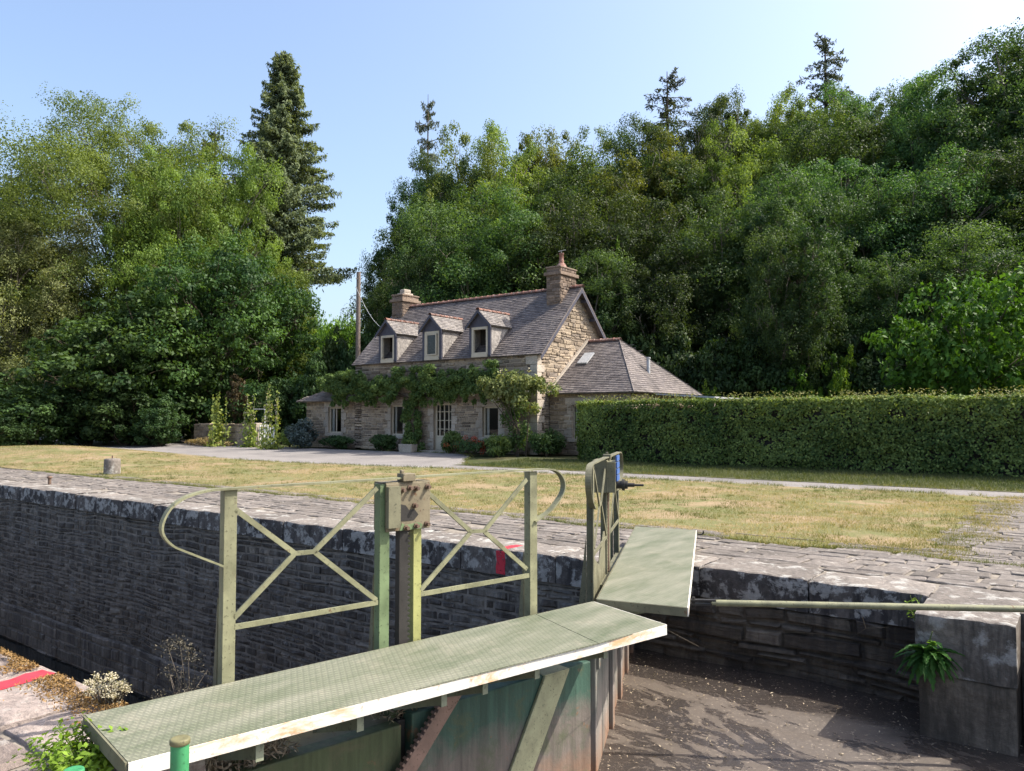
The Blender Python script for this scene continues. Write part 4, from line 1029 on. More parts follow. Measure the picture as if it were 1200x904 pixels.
m = MB(); fx, fy = -13.95, 27.4; fz = zw + (x1-fx)*(zr-zw)/(x1-xh); m.tube([(fx,fy,fz-.1),(fx,fy,fz+.55)], .07, 12); m.tube([(fx,fy,fz+.55),(fx,fy,fz+.60)], .09, 12); m.build('flue', M['zinc'], hs)
# low pale lean-to against the wing's end, behind the hedge
m = MB(); m.prism([(WX1+.3, 26.2, 2.36), (WX1+2.6, 26.2, 2.2), (WX1+2.6, 30.0, 2.2), (WX1+.3, 30.0, 2.36)], (0,0,.06)); m.build('porch_roof', M['zinc'], hs)
m = MB()
for y in (26.4, 29.8): m.box(WX1+2.4, WX1+2.5, y, y+.1, HZ, 2.2)
m.build('porch_post', M['grey_wood'], hs)

# utility pole behind the house and its stay wire
px, py = polar(419, 42)
up_ = thing('utility_pole', (px, py, terr(px, py)), 'tall weathered wooden pole rising behind the left chimney', 'pole')
m = MB(); m.tube([(px,py,terr(px,py)-.3), (px,py,ztop(318,42))], [.15,.115], 12); m.build('shaft', M['grey_wood'], up_)
m = MB()
for q in (.4, .9): m.tube([(px,py-.13,ztop(318,42)-q), (px+.06,py-.24,ztop(318,42)-q+.03)], .03, 8)
m.build('insulator', M['zinc'], up_)
A, B = V((px+.05,py-.2,ztop(318,42)-.9)), V((XL+.9, 25.4, 5.45))
wr = thing('overhead_wire', A, 'thin pale wire sagging from the wooden pole to the cottage roof', 'wire')
m = MB(); m.tube([A.lerp(B, k_/12) - V((0,0,.5*math.sin(math.pi*k_/12))) for k_ in range(13)], .012, 5); m.build('cable', M['zinc'], wr)

# garden wall, white gate
gw = thing('garden_wall', (-36, 23, .1), 'low rough stone garden wall behind the tall yellow green plant', 'wall')
m = MB(); m.box(-38.6, -33.45, 22.9, 23.3, .05, 1.12); stones(m, (-38.6, 22.9, .05), AX, AY, 5.15, 1.1, (.1,.2), (.2,.5), rng=rh); m.build('stonework', HM, gw)
m = MB(); stones(m, (-38.6, 22.85, 1.125), AX, (0,0,1), 5.15, .5, (.25,.3), (.3,.7), mi=0, rng=rh, up=V((0,1,0)), depth=(.03,.09)); m.build('cope', [M['house_stone']], gw)
m = MB(); m.box(-33.44, -33.0, 22.85, 23.3, .05, 1.25); m.build('pillar', M['granite'], gw, bevel=.03)
gg = thing('garden_gate', (-32.4, 23.05, .1), 'white picket gate between the garden wall and the hollyhocks', 'gate')
m = MB()
for i in range(8): x = -32.95 + i*.16; m.prism([(x,23.0,.2),(x+.08,23.0,.2),(x+.08,23.0,1.1),(x+.04,23.0,1.18),(x,23.0,1.1)], (0,.025,0))
m.build('pickets', M['white'], gg)
m = MB(); m.box(-32.97, -31.7, 23.027, 23.06, .35, .43); m.box(-32.97, -31.7, 23.027, 23.06, .9, .98); m.build('rail', M['white'], gg)
cl = thing('clothes_post', (-34.2, 24.2, .1), 'thin grey metal post with a crossbar rising behind the garden wall', 'post')
m = MB(); m.tube([(-34.2,24.2,.1),(-34.2,24.2,1.95),(-35.2,24.2,1.95)], .03, 8); m.build('tube', M['zinc'], cl)
# ---------------------------------------------------------------- trees
def fib(n, r):
    i = np.arange(n) + .5; ph = np.arccos(1 - 2*i/n); th = np.pi*(1+5**.5)*i + r.uniform(0, 6.28)
    return np.c_[np.cos(th)*np.sin(ph), np.sin(th)*np.sin(ph), np.cos(ph)]
def copy_tree(o, parent=None):
    c = o.copy(); COL.objects.link(c); c.parent = parent
    for ch in o.children: copy_tree(ch, c)
    return c
def nrm(a): return a/(np.linalg.norm(a, axis=1, keepdims=True) + 1e-9)

def broadleaf(name, H, RX, mat, seed, n_lobe=18, n_clump=14, n_leaf=85, leaf=.24, base=.18, bark='bark', lobe_r=(.24,.44), squash=1., twigs=0, limb=1., loc=(0,0,0), label='tree', cat='tree', clump_r=.42, spread=.70, flat=.95, upb=.3):
    """tapered trunk and limbs; the crown is many leaf faces in clumps on lobes of an uneven envelope"""
    r = np.random.default_rng(seed); g = thing(name, (0,0,0), label, cat)
    zc = H*(base + (1-base)*.5); RZ = H*(1-base)*.5
    D = fib(n_lobe, r) + r.normal(size=(n_lobe,3))*.16
    lc = np.c_[D[:,0]*RX*spread, D[:,1]*RX*spread, D[:,2]*RZ*spread] * r.uniform(.76, 1.04, (n_lobe,1)); lr = RX*r.uniform(*lobe_r, n_lobe)
    lc = np.r_[lc, [[0,0,-RZ*.1], [0,0,RZ*.35]]]; lr = np.r_[lr, RX*.42, RX*.38]
    Cs = []; Ns = []; Ts = []
    for c, q in zip(lc, lr):
        k = max(6, int(n_clump*(q/RX/.38)**2)); d = nrm(fib(k, r) + r.normal(size=(k,3))*.3)
        cc = c + d*q*r.uniform(.55,1.05,(k,1))
        lt = r.uniform(.2,.6)
        for p, dd in zip(cc, d):
            m_ = int(n_leaf*r.uniform(.6,1.3)); rc = q*clump_r*r.uniform(.6,1.35)
            o = nrm(r.normal(size=(m_,3)))*(r.random((m_,1))**.42)*rc*[1,1,.85*flat]; o += np.sin(o*5/rc + r.uniform(0,6,3))[:, [1,2,0]]*rc*.16
            Cs.append(p + o); Ns.append(nrm(o)*.7 + dd*.4 + [0,0,upb] + r.normal(size=(m_,3))*.5); Ts.append(np.clip(lt + r.normal()*.2 + r.normal(size=m_)*.18, 0, 1))
    C = np.concatenate(Cs) + [0,0,zc]; N = np.concatenate(Ns); T = np.concatenate(Ts)
    keep = C[:,2] > .25; C, N, T = C[keep], N[keep], T[keep]
    leaf_mesh('crown', M[mat], g, C, N, leaf*r.uniform(.65,1.25,len(C)), leaf*.58*r.uniform(.7,1.2,len(C)), T, r, .25)
    m = MB(); tr = max(.11, H*.020); top = V((r.normal()*.04*H, r.normal()*.04*H, H*.8)); pts = [V((0,0,-.4)).lerp(top, k/7) + V((r.normal()*.012*H*(k > 0), r.normal()*.012*H*(k > 0), 0)) for k in range(8)]
    m.tube(pts, [tr*(1.25 if k == 0 else 1)*(1-.115*k) for k in range(8)], 9)
    for c, q in zip(lc, lr):
        end = V((c[0], c[1], c[2]+zc)); t0 = min(.85, max(base*.8, (end.z/H - .28))); st = V(pts[0]).lerp(top, t0)
        md = st.lerp(end, .5) + V((r.normal()*.1*RX, r.normal()*.1*RX, .08*RX)); m.tube([st, md, end], [tr*.42*limb, tr*.26*limb, tr*.10*limb], 6)
        for k in range(4 + twigs):
            d = V(nrm(r.normal(size=(1,3)))[0]); d.z = abs(d.z)*.7 if twigs else d.z; e2 = end + d*q*r.uniform(.6,1.05); m.tube([md.lerp(end, r.uniform(.3,1)), end.lerp(e2, .5) + V(r.normal(size=3)*.06*q), e2], [tr*.10*limb, tr*.07*limb, tr*.03*limb], 5)
    m.build('trunk', M[bark], g)
    g.location = loc; return g

def conifer(name, H, RX, mat, seed, base=.06, dens=1., whorl=.55, droop=.25, leaf=(.34,.085), loc=(0,0,0), label='tree', power=.8, nb=(5,8)):
    r = np.random.default_rng(seed); g = thing(name, (0,0,0), label, 'tree'); m = MB(); C = []; N = []; T = []
    m.tube([(0,0,-.3),(0,0,H*.5),(0,0,H*.99)], [H*.016,H*.010,.02], 8)
    z = H*base
    while z < H*.985:
        f = 1 - z/H
        for b in range(r.integers(*nb)):
            L_ = RX*(f**power)*r.choice([r.uniform(.6,.98), r.uniform(.85,1.2)]) + .10; a = r.uniform(0, 6.28); rise = r.uniform(-.05,.25) + (.7 if f < .1 else .15)
            d = np.array([math.cos(a), math.sin(a), 0]); sd = np.array([-math.sin(a), math.cos(a), 0])
            def bp(t_): return np.array([0,0,z]) + d*L_*t_ + np.array([0,0,L_*(rise*t_ - droop*2*t_*t_ + droop*.9*t_**3)])
            m.tube([bp(0), bp(.5), bp(1)], [.02+.010*L_, .015+.004*L_, .008], 5)
            k = int(30*L_*dens); t_ = r.random(k)**.75
            for q in t_:
                wd = L_*.19*(1.05-q)*r.normal(); p = bp(q) + sd*wd + r.normal(size=3)*.05; p[2] -= abs(wd)*.3 + abs(r.normal())*.13
                C.append(p); N.append(np.array([0,0,.5]) + d*.8 + r.normal(size=3)*.6); T.append(np.clip(.25 + .45*q + r.normal()*.18, 0, 1))
        z += whorl*r.uniform(.7,1.2)*(.55 + .6*f)
    C = np.array(C); leaf_mesh('crown', M[mat], g, C, np.array(N), leaf[0]*r.uniform(.6,1.3,len(C)), leaf[1]*r.uniform(.7,1.3,len(C)), np.array(T), r, .5)
    m.build('trunk', M['bark'], g); g.location = loc; return g

used = set()
def place(proto, u, v, d, wpx, label, group=None, H0=None, R0=None, rng=random, wk=1.):
    """stand a tree at bearing u, distance d, as tall as its top v shows and wpx wide"""
    x, y = polar(u, d); zb = terr(x, y) - .1; h = ztop(v, d) - zb; rad = wpx*wk/2/F_PX*d
    o = proto if proto.name not in used else copy_tree(proto)
    used.add(proto.name); o.location = (x, y, zb); o.rotation_euler = (0, 0, rng.uniform(0, 6.28)); o.scale = (rad/R0, rad/R0, h/H0)
    o['label'] = label
    if group: o['group'] = group
    return o
rt = random.Random(21)
# prototypes for the wood (all used in it)
PR = [broadleaf('oak_tree', 14, 4.6, m_, 100+i, base=b, n_lobe=nl, leaf=.15, n_leaf=215, n_clump=14, limb=.9, bark='grey_bark', lobe_r=(.20,.46), clump_r=.40) for i, (m_, b, nl) in enumerate([('oak',.2,24),('oak',.14,30),('olive_oak',.18,26),('olive_oak',.14,22),('oak',.10,32),('mid_oak',.18,24)])]
def wood(lst, kinds, label, group, jit=0):
    for i, (u, v, d, wpx) in enumerate(lst):
        if jit: v += rt.uniform(-jit, jit*.5); d += rt.uniform(-3, 3); wpx *= rt.uniform(.9, 1.3); u += rt.uniform(-12, 12)
        place(PR[kinds[i % len(kinds)]], u, v, d, wpx, label(i, len(lst)), group, 14, 4.6*1.03, rt, 1.16)
ORD = ['first','second','third','fourth','fifth','sixth','seventh','eighth','ninth','tenth','eleventh','twelfth','thirteenth','fourteenth','fifteenth','sixteenth','seventeenth','eighteenth','nineteenth','twentieth']
G = 'broadleaf trees of the wood on the slope'
wood([(478,205,60,90),(505,180,62,100),(545,150,60,115),(600,140,62,120),(640,125,60,110),(690,155,62,110),(738,150,62,95),(775,128,60,110),(815,112,60,110),(860,88,64,115),(905,100,60,115),(945,90,58,110),(1000,96,60,110),(1040,92,60,115),(1075,98,57,110),(1115,55,50,150),(1175,25,48,170),(1245,5,50,180)], [0,5,2,2,3,2,0,5,1,5,2,3,5,4,0,5,0,4],
     lambda i, n: f'skyline oak of the wood, {ORD[i]} from the wood\'s left end', G)
wood([(468,255,54,90),(498,222,55,110),(548,190,56,125),(600,172,56,130),(655,168,56,130),(712,192,55,125),(762,172,55,125),(812,160,55,130),(862,140,55,130),(912,142,55,130),(962,130,54,130),(1012,140,53,130),(1062,135,52,130),(1112,110,49,140),(1165,85,47,150),(1230,70,46,170)], [0,5,4,2,5,0,2,5,2,3,4,5,1,4,5,0],
     lambda i, n: f'mid-slope tree below the skyline oaks, {ORD[i]} from the wood\'s left end', G, 14)
wood([(462,312,48,62),(500,285,47,95),(530,258,48,125),(590,235,47,135),(650,232,47,135),(708,250,46,135),(768,228,46,140),(828,215,46,140),(885,205,45,145),(940,205,44,145),(995,195,43,145),(1050,200,42,145),(1105,180,41,155),(1165,165,40,165),(1235,150,40,175)], [1,4,0,5,1,4,0,1,5,4,0,1,4,0,1],
     lambda i, n: f'shaded front-row tree behind cottage and hedge, {ORD[i]} from the wood\'s left end', G, 20)
wood([(505,340,43,95),(585,330,42,110),(690,318,41.5,115),(770,300,40,120),(850,300,39,130),(915,290,38,120),(1000,300,37,130),(1070,285,36.5,130),(1160,270,36,150),(1230,280,35,150)], [4,1,0,4,1,0,4,1,0,4],
     lambda i, n: f'lower dark tree close behind the cottage and hedge, {ORD[i]} from the left', G, 25)
# a few unseen ones added beyond the right edge to shade the wood's end
wood([(1330,60,46,190),(1330,150,40,180),(1420,40,50,200)], [1,4,0], lambda i, n: 'unseen tall oak added past the right end of the wood for shade', G)
# understory shrubs and low trees at the foot of the slope
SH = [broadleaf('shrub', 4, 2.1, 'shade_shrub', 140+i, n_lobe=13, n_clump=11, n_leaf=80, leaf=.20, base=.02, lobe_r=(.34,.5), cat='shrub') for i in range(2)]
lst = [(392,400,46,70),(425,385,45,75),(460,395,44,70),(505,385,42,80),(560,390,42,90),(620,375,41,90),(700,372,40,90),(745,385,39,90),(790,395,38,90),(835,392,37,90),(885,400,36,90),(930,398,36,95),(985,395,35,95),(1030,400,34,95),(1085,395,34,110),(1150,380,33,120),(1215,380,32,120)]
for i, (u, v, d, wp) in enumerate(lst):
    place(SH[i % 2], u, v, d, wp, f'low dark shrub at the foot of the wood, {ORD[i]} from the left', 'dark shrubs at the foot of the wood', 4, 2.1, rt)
BR = broadleaf('sunlit_bush', 4, 2.1, 'bright', 150, n_lobe=11, n_clump=9, n_leaf=60, leaf=.20, base=.05, cat='bush')
for u, v, d, wp, lab in [(725,292,42.5,40,'bright yellow green sapling catching the sun right of the brick chimney'), (560,343,43,62,'sunlit bush just above the red ridge tiles behind the roof'), (440,410,40,46,'yellow green bush behind the left lean-to roof'), (925,425,34.6,60,'sunlit yellow green bush behind the hedge, left of the thin dark trunk'), (985,412,34,55,'sunlit bush behind the hedge, right of the thin dark trunk'), (830,450,33.5,30,'small bright sprig beside the wing roof corner')]:
    place(BR, u, v, d, wp, lab, 'sunlit bushes below the wood', 4, 2.1, rt)
so_ = broadleaf('slender_oak', 11, 2.9, 'dark_oak', 161, n_lobe=15, n_clump=12, n_leaf=130, leaf=.13, base=.44, limb=.6, lobe_r=(.22,.40), clump_r=.40, spread=.8)
place(so_, 946, 240, 35, 130, 'slender tree with a bare dark trunk just behind the hedge', None, 11, 3.0, rt)
# conifers
x, y = polar(500, 68); zb = terr(x, y)
sp = conifer('fir_tree', 18, 4.0, 'spruce', 61, base=.25, dens=1.1, whorl=1.25, droop=.24, nb=(5,7), power=.58)
def pl(proto, u, v, d, lab, H0, sc=None, grp=None): 
    x, y = polar(u, d); zb = terr(x, y) - .2; h = ztop(v, d) - zb
    o = proto if proto.name not in used else copy_tree(proto); used.add(proto.name); k = h/H0; o.location = (x, y, zb); o.scale = (sc or k, sc or k, k); o.rotation_euler = (0,0,rt.uniform(0,6.28)); o['label'] = lab
    if grp: o['group'] = grp
    return o
pl(sp, 500, 101, 66, 'thin sparse fir poking above the left shoulder of the wood', 18, .95, 'thin firs on the skyline')
pl(sp, 785, 74, 66, 'fir with drooping boughs on the skyline right of the dip in the wood', 18, 1.5, 'thin firs on the skyline')
pl(sp, 974, 30, 66, 'tallest thin fir on the skyline over the hedge', 18, 1.5, 'thin firs on the skyline')
pl(sp, 247, 138, 60, 'dark fir tip between the feathery tree and the tall conifer', 18, 1.3, 'thin firs on the skyline')
pl(sp, 6, 192, 60, 'dark fir tip at the left end behind the feathery tree', 18, 1.5, 'thin firs on the skyline')
cn = conifer('tall_conifer', 22, 5.3, 'conifer', 62, base=.40, dens=2.9, whorl=.46, droop=.13, leaf=(.26,.08), power=.70, nb=(7,10))
pl(cn, 327, 54, 60, 'tall dense blue green conifer left of the gap of sky', 22)

# the group left of the cottage
ft = broadleaf('feathery_tree', 19, 8.2, 'feather', 71, n_lobe=84, n_clump=26, n_leaf=330, leaf=.125, base=.03, bark='grey_bark', lobe_r=(.20,.32), twigs=2, limb=.3, clump_r=.38, spread=.80)
place(ft, 140, 120, 57, 345, 'large airy tree with feathery olive leaves, left of the tall conifer', None, 19, 8.6, rt)
f2 = broadleaf('feathery_tree', 13, 5.5, 'dry_feather', 72, n_lobe=54, n_clump=22, n_leaf=280, leaf=.11, base=.02, bark='grey_bark', lobe_r=(.22,.34), twigs=3, limb=.4, clump_r=.44, spread=.78)
place(f2, 15, 225, 50, 240, 'drier pale feathery tree reaching out of the left edge', None, 13, 5.8, rt)
f4 = broadleaf('feathery_tree', 13, 6, 'lit_feather', 77, n_lobe=60, n_clump=22, n_leaf=300, leaf=.12, base=.02, bark='grey_bark', lobe_r=(.21,.33), twigs=2, limb=.35, clump_r=.38, spread=.80)
place(f4, 228, 152, 54, 225, 'yellow green feathery tree with sunlit right side, above the maple', None, 13, 6.3, rt)
f3 = broadleaf('olive_tree', 12, 3.4, 'lit_feather', 73, n_lobe=34, n_clump=18, n_leaf=150, leaf=.16, base=.02, lobe_r=(.26,.4), limb=.4)
place(f3, 335, 300, 50, 85, 'slim olive green tree in front of the tall conifer', None, 12, 3.6, rt)
mp = broadleaf('maple_tree', 12, 6, 'maple', 74, n_lobe=36, n_clump=20, n_leaf=110, leaf=.22, base=.02, lobe_r=(.24,.38), spread=.76, flat=.6, upb=.5)
place(mp, 265, 275, 46.8, 225, 'broad leafy green tree behind the garden wall', None, 12, 6.1, rt)
m2 = broadleaf('maple_tree', 9, 4.5, 'maple', 75, n_lobe=26, n_clump=18, n_leaf=75, leaf=.26, base=.0, lobe_r=(.28,.42), spread=.72, flat=.6, upb=.5)
place(m2, 150, 340, 44, 220, 'lower spreading tree with dark leaves left of the garden wall', None, 9, 4.6, rt)
cb = broadleaf('copper_bush', 5, 1.3, 'copper', 76, n_lobe=11, n_clump=10, n_leaf=50, leaf=.2, base=.3, cat='bush')
place(cb, 277, 440, 44, 30, 'brown leaved small tree behind the tall yellow green plant', None, 5, 1.3, rt)
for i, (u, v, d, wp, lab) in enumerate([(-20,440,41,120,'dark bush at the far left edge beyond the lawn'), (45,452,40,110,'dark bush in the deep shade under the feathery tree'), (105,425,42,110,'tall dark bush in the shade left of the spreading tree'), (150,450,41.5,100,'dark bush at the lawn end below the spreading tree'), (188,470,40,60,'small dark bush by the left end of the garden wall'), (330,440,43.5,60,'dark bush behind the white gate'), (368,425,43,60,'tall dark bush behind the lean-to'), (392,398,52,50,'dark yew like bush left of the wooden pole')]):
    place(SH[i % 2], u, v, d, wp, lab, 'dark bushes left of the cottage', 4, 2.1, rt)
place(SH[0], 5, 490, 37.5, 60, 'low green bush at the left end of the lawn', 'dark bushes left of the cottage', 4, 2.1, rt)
# far sunlit hillside trees in the gap
fb = broadleaf('far_tree', 9, 5, 'bright', 78, n_lobe=18, n_clump=12, n_leaf=60, leaf=.42, base=.0, lobe_r=(.32,.5))
for u, v, d, wp, lab in [(372,369,105,60,'far sunlit green tree in the gap, behind the slim olive tree'), (402,367,100,60,'far sunlit green tree in the gap, beside the wooden pole'), (432,372,104,60,'far sunlit green tree mostly hidden behind the wood edge')]:
    place(fb, u, v, d, wp, lab, 'far sunlit trees in the gap', 9, 5, rt)
# laurel at the right
lr_ = broadleaf('laurel_tree', 6, 4.2, 'laurel', 79, n_lobe=30, n_clump=18, n_leaf=60, leaf=.24, base=.0, lobe_r=(.22,.36), clump_r=.36, spread=.78, flat=.9, upb=.4)
place(lr_, 1150, 325, 29, 240, 'large glossy bright green laurel rising behind the hedge', None, 6, 4.3, rt)

# ---------------------------------------------------------------- hedge
r = np.random.default_rng(31)
hg = thing('hedge', (-4, 22.6, .1), 'long clipped green hedge with pinkish tips along the path', 'hedge')
hx0, hx1, hy0, hy1, hzt = -13.9, 10, 22.0, 23.3, 2.02
def hz(x): return hzt + .09*mnoise.noise(V((x*.6,1,0))) + .06*mnoise.noise(V((x*2.3,4,0)))
def hedge_pts(n, face):
    x = r.uniform(hx0, hx1, n)
    if face == 'f':
        z = r.uniform(.02, 2.0, n); b = np.array([.22*mnoise.noise(V((a*.9, c*1.2, 0))) + .10*mnoise.noise(V((a*4, c*4, 0))) for a, c in zip(x, z)])
        return np.c_[x, hy0 - b + np.abs(r.normal(size=n))*.10 + .12*np.maximum(0, .3 - z), z], np.tile([0,-1,.45], (n,1))
    if face == 't':
        return np.c_[x, r.uniform(hy0-.02, hy1, n), np.array([hz(a) for a in x]) + np.abs(r.normal(size=n))*.05 - .04], np.tile([0,-.2,1], (n,1))
    y = r.uniform(hy0, hy1, n); z = r.uniform(0, 2., n)
    return np.c_[hx0 + np.abs(r.normal(size=n))*.08 + .05*np.sin(z*5), y, z], np.tile([-1,0,.4], (n,1))
def thin(s_):
    P_, N_ = s_; k = np.array([mnoise.noise(V((a*2.6, c*2.8, 7))) + .5*mnoise.noise(V((a*6, c*6, 1))) < .42 + .25*r.normal() and (c > .28 or r.random() < .35 + c*2) for a, b, c in P_]); return P_[k], N_[k]
sets = [thin(hedge_pts(54000, 'f')), hedge_pts(17000, 't'), hedge_pts(2600, 'e')]
C = np.concatenate([s[0] for s in sets]); N = np.concatenate([s[1] for s in sets]) + r.normal(size=(len(C),3))*.42
tn = np.clip(.38 + np.array([.6*mnoise.noise(V((a*.7, c*.8, b*.5))) for a, b, c in C]) + r.normal(size=len(C))*.26, 0, 1)
o = np.array(WLOC[hg.name])
leaf_mesh('foliage', M['hedge'], hg, C - o, N, r.uniform(.06,.12,len(C)), r.uniform(.04,.07,len(C)), tn, r, .35)
n = 6500; x = r.uniform(hx0, hx1, n); C = np.c_[x, r.uniform(hy0-.05, hy1-.2, n), np.array([hz(a) for a in x]) + r.random(n)**3*.26]
keep = np.array([mnoise.noise(V((a*.9, 2, 0))) > -.25 for a in x]); C = C[keep]
leaf_mesh('young_tips', M['hedge_top'], hg, C - o, r.normal(size=(len(C),3))*.5 + [0,-.5,.7], .08, .03, r.random(len(C)), r, -.4)
m = MB(); m.box(hx0+.25, hx1, hy0+.28, hy1-.1, .0, hzt-.22); m.build('dark_inner_core', M['dark_room'], hg)  # solid box, coloured near black for the shade inside the hedge

# ---------------------------------------------------------------- plants on and round the cottage
def cloud(g, name, mat, centers, n, L, W, seed, hang=.3, toward=(0,-.6,.5)):
    r = np.random.default_rng(seed); C = []; N = []; T = []
    for cx, cy, cz, rx, ry, rz, k in centers:
        k = int(k*n); o = nrm(r.normal(size=(k,3)))*(r.random((k,1))**.5)*[rx,ry,rz]; C.append(np.array([cx,cy,cz]) + o); N.append(o/[rx,ry,rz]*.6 + np.array(toward) + r.normal(size=(k,3))*.45); T.append(np.clip(r.uniform(.2,.65) + r.normal(size=k)*.2, 0, 1))
    C = np.concatenate(C); N = np.concatenate(N); leaf_mesh(name, M[mat], g, C - np.array(WLOC[g.name]), N, L*r.uniform(.7,1.3,len(C)), W*r.uniform(.7,1.3,len(C)), np.concatenate(T), r, hang)
r = np.random.default_rng(40)
vn = thing('climbing_vine', (-23.2, 23.6, .1), 'dark green climbing vine trained along the cottage front above the windows', 'vine')
cs = []
for k in range(150):
    x = r.uniform(-28.6, -18.6); zc = 2.90 + .10*math.sin(x*1.3) + max(-.55, min(.6, r.normal()*.30)) + (.1 if x > -22 else 0); cs.append((x, 23.62 - abs(r.normal())*.16, zc, r.uniform(.2,.45), .2, r.uniform(.12,.26), r.uniform(.5,1.1)))
for k in range(36): x = r.uniform(-28.4,-18.6); cs.append((x, 23.62, r.uniform(2.1,2.4), .10, .10, r.uniform(.12,.3), .22))
for k in range(50): x = r.uniform(-28.4,-18.6); cs.append((x, 23.7, r.uniform(3.2,3.6), .12, .08, r.uniform(.1,.22), .2))
for k in range(30): cs.append((-23.15 + r.normal()*.2, 23.7, r.uniform(.2,2.3), .20, .16, .26, .45))
for k in range(16): cs.append((r.uniform(-29.4,-27.6), 23.8 + r.random()*.6, r.uniform(2.7,3.5), .28, .3, .2, .6))
cloud(vn, 'foliage', 'vine', cs, 300, .115, .06, 41)
m = MB()
for q in range(4): m.tube([(-23.2+q*.06,23.75,0),(-23.15+.1*math.sin(q*2),23.72,1.1),(-23.25+.08*q,23.75,2.3)] + [(-23.25 + (1 if q % 2 else -1)*(1.2*k), 23.78, 2.6+.1*math.sin(k*2+q)) for k in range(1,4)], [.05,.045,.04,.03,.025,.02], 6)
m.build('stem', M['bark'], vn)
rs = thing('rose_bush', (-18.3, 23.1, .0), 'pale leaved climbing rose mass hanging at the right corner of the front', 'bush')
cs = [(-17.55 + r.normal()*.5, 23.15 + r.normal()*.22, 2.5 + r.normal()*.32, r.uniform(.3,.5), .3, r.uniform(.22,.36), r.uniform(.6,1.2)) for k in range(36)]
cloud(rs, 'foliage', 'rose', cs, 210, .13, .08, 42)
cloud(rs, 'blossom', 'pale_flower', [(-17.5 + r.normal()*.6, 22.9, 2.6 + r.normal()*.3, .12, .1, .1, 1) for k in range(16)], 12, .05, .045, 43)
m = MB()
for q in range(7): bx = -17.4 + r.normal()*.25; m.tube([(bx,23.4,0),(bx + r.normal()*.2,23.3,1.),(-17.6 + r.normal()*.5,23.15,2.2)], [.03,.025,.012], 5)
m.build('stem', M['bark'], rs)
cloud(rs, 'lower_foliage', 'vine', [(-17.5 + r.normal()*.3, 23.4, r.uniform(.4,2.0), .22, .2, .3, .6) for k in range(30)], 120, .12, .06, 47)

def bush(name, x, y, z, w, h, mat, lab, n=2600, L=.10, W=.06, seed=50, grp='plants along the cottage front', cat='bush', dep=None):
    g = thing(name, (x, y, z), lab, cat, grp); rr = np.random.default_rng(seed); cs = []
    for k in range(16): d = nrm(rr.normal(size=(1,3)))[0]; cs.append((x + d[0]*w*.33, y + d[1]*(dep or w)*.33, z + h*.48 + d[2]*h*.30, w*.22, (dep or w)*.22, h*.24, 1))
    cloud(g, 'foliage', mat, cs, n/16, L, W, seed+1); m = MB()
    for k in range(6): a = rr.uniform(0, 6.28); m.tube([(x,y,z-.05),(x+math.cos(a)*w*.3, y+math.sin(a)*w*.3, z+h*.6)], [.025,.01], 5)
    m.build('stem', M['bark'], g); return g
bush('hydrangea_bush', -29.5, 22.9, .1, 1.55, 1.42, 'bluish', 'round greyish blue bush at the left corner of the lean-to', 4200, .11, .08, 51)
bush('low_bush', -27.6, 23.4, .1, 2.4, .62, 'shade_shrub', 'low dark spreading bush under the lean-to window', 2600, .09, .05, 52, dep=.7)
bush('green_bush', -24.35, 23.2, .1, 1.2, .75, 'shade_shrub', 'rounded dark green bush below the small window left of the door', 3400, .11, .05, 53)
bush('leafy_bush', -20.4, 23.2, .1, 1.05, .9, 'vine', 'leafy green bush just right of the glazed door', 2600, .12, .05, 54)
fc = bush('flower_clump', -19.0, 22.7, .1, 1.7, .62, 'shade_shrub', 'clump of red flowers under the window right of the door', 1500, .09, .05, 55, cat='flowers')
cloud(fc, 'blossom', 'red_flower', [(-19 + r.normal()*.45, 22.6, .5 + r.normal()*.12, .16, .14, .12, 1) for k in range(22)], 26, .055, .05, 66)
bush('flag_leaves', -17.9, 22.8, .1, 1.1, .75, 'vine', 'upright pale green leaves below the climbing rose', 1500, .34, .04, 56, cat='plant')
bush('corner_bush', -16.4, 23.9, .1, 1.4, 1.05, 'shade_shrub', 'dark bush at the foot of the wing wall', 2800, .10, .06, 57)
bush('dry_ground_plant', -36.3, 22.3, .05, 4.2, .5, 'dry', 'low yellowish dry plants along the foot of the garden wall', 2200, .10, .05, 58, None, 'plant', .6)
bush('verge_bush', -31.2, 23.5, .1, .9, 1.0, 'hollyhock', 'small light green bush between the hollyhocks and the lean-to', 1400, .10, .05, 59, None)
bush('green_bush', -39.6, 21.8, .1, 1.2, 1.3, 'laurel', 'leafy green bush at the left end of the garden wall', 2000, .16, .07, 60, None)
pt = thing('stone_planter', (-22.55, 22.9, .08), 'small pale stone trough left of the door with a trailing plant', 'planter')
m = MB(); m.prism([(-23.0,22.75,.08),(-22.3,22.75,.08),(-22.26,22.75,.42),(-23.04,22.75,.42)], (0,.35,0)); m.build('trough', M['granite'], pt, bevel=.02)
cloud(pt, 'plant', 'vine', [(-22.65 + r.normal()*.15, 22.9, .52, .14, .12, .12, 1) for k in range(6)], 60, .08, .04, 61)
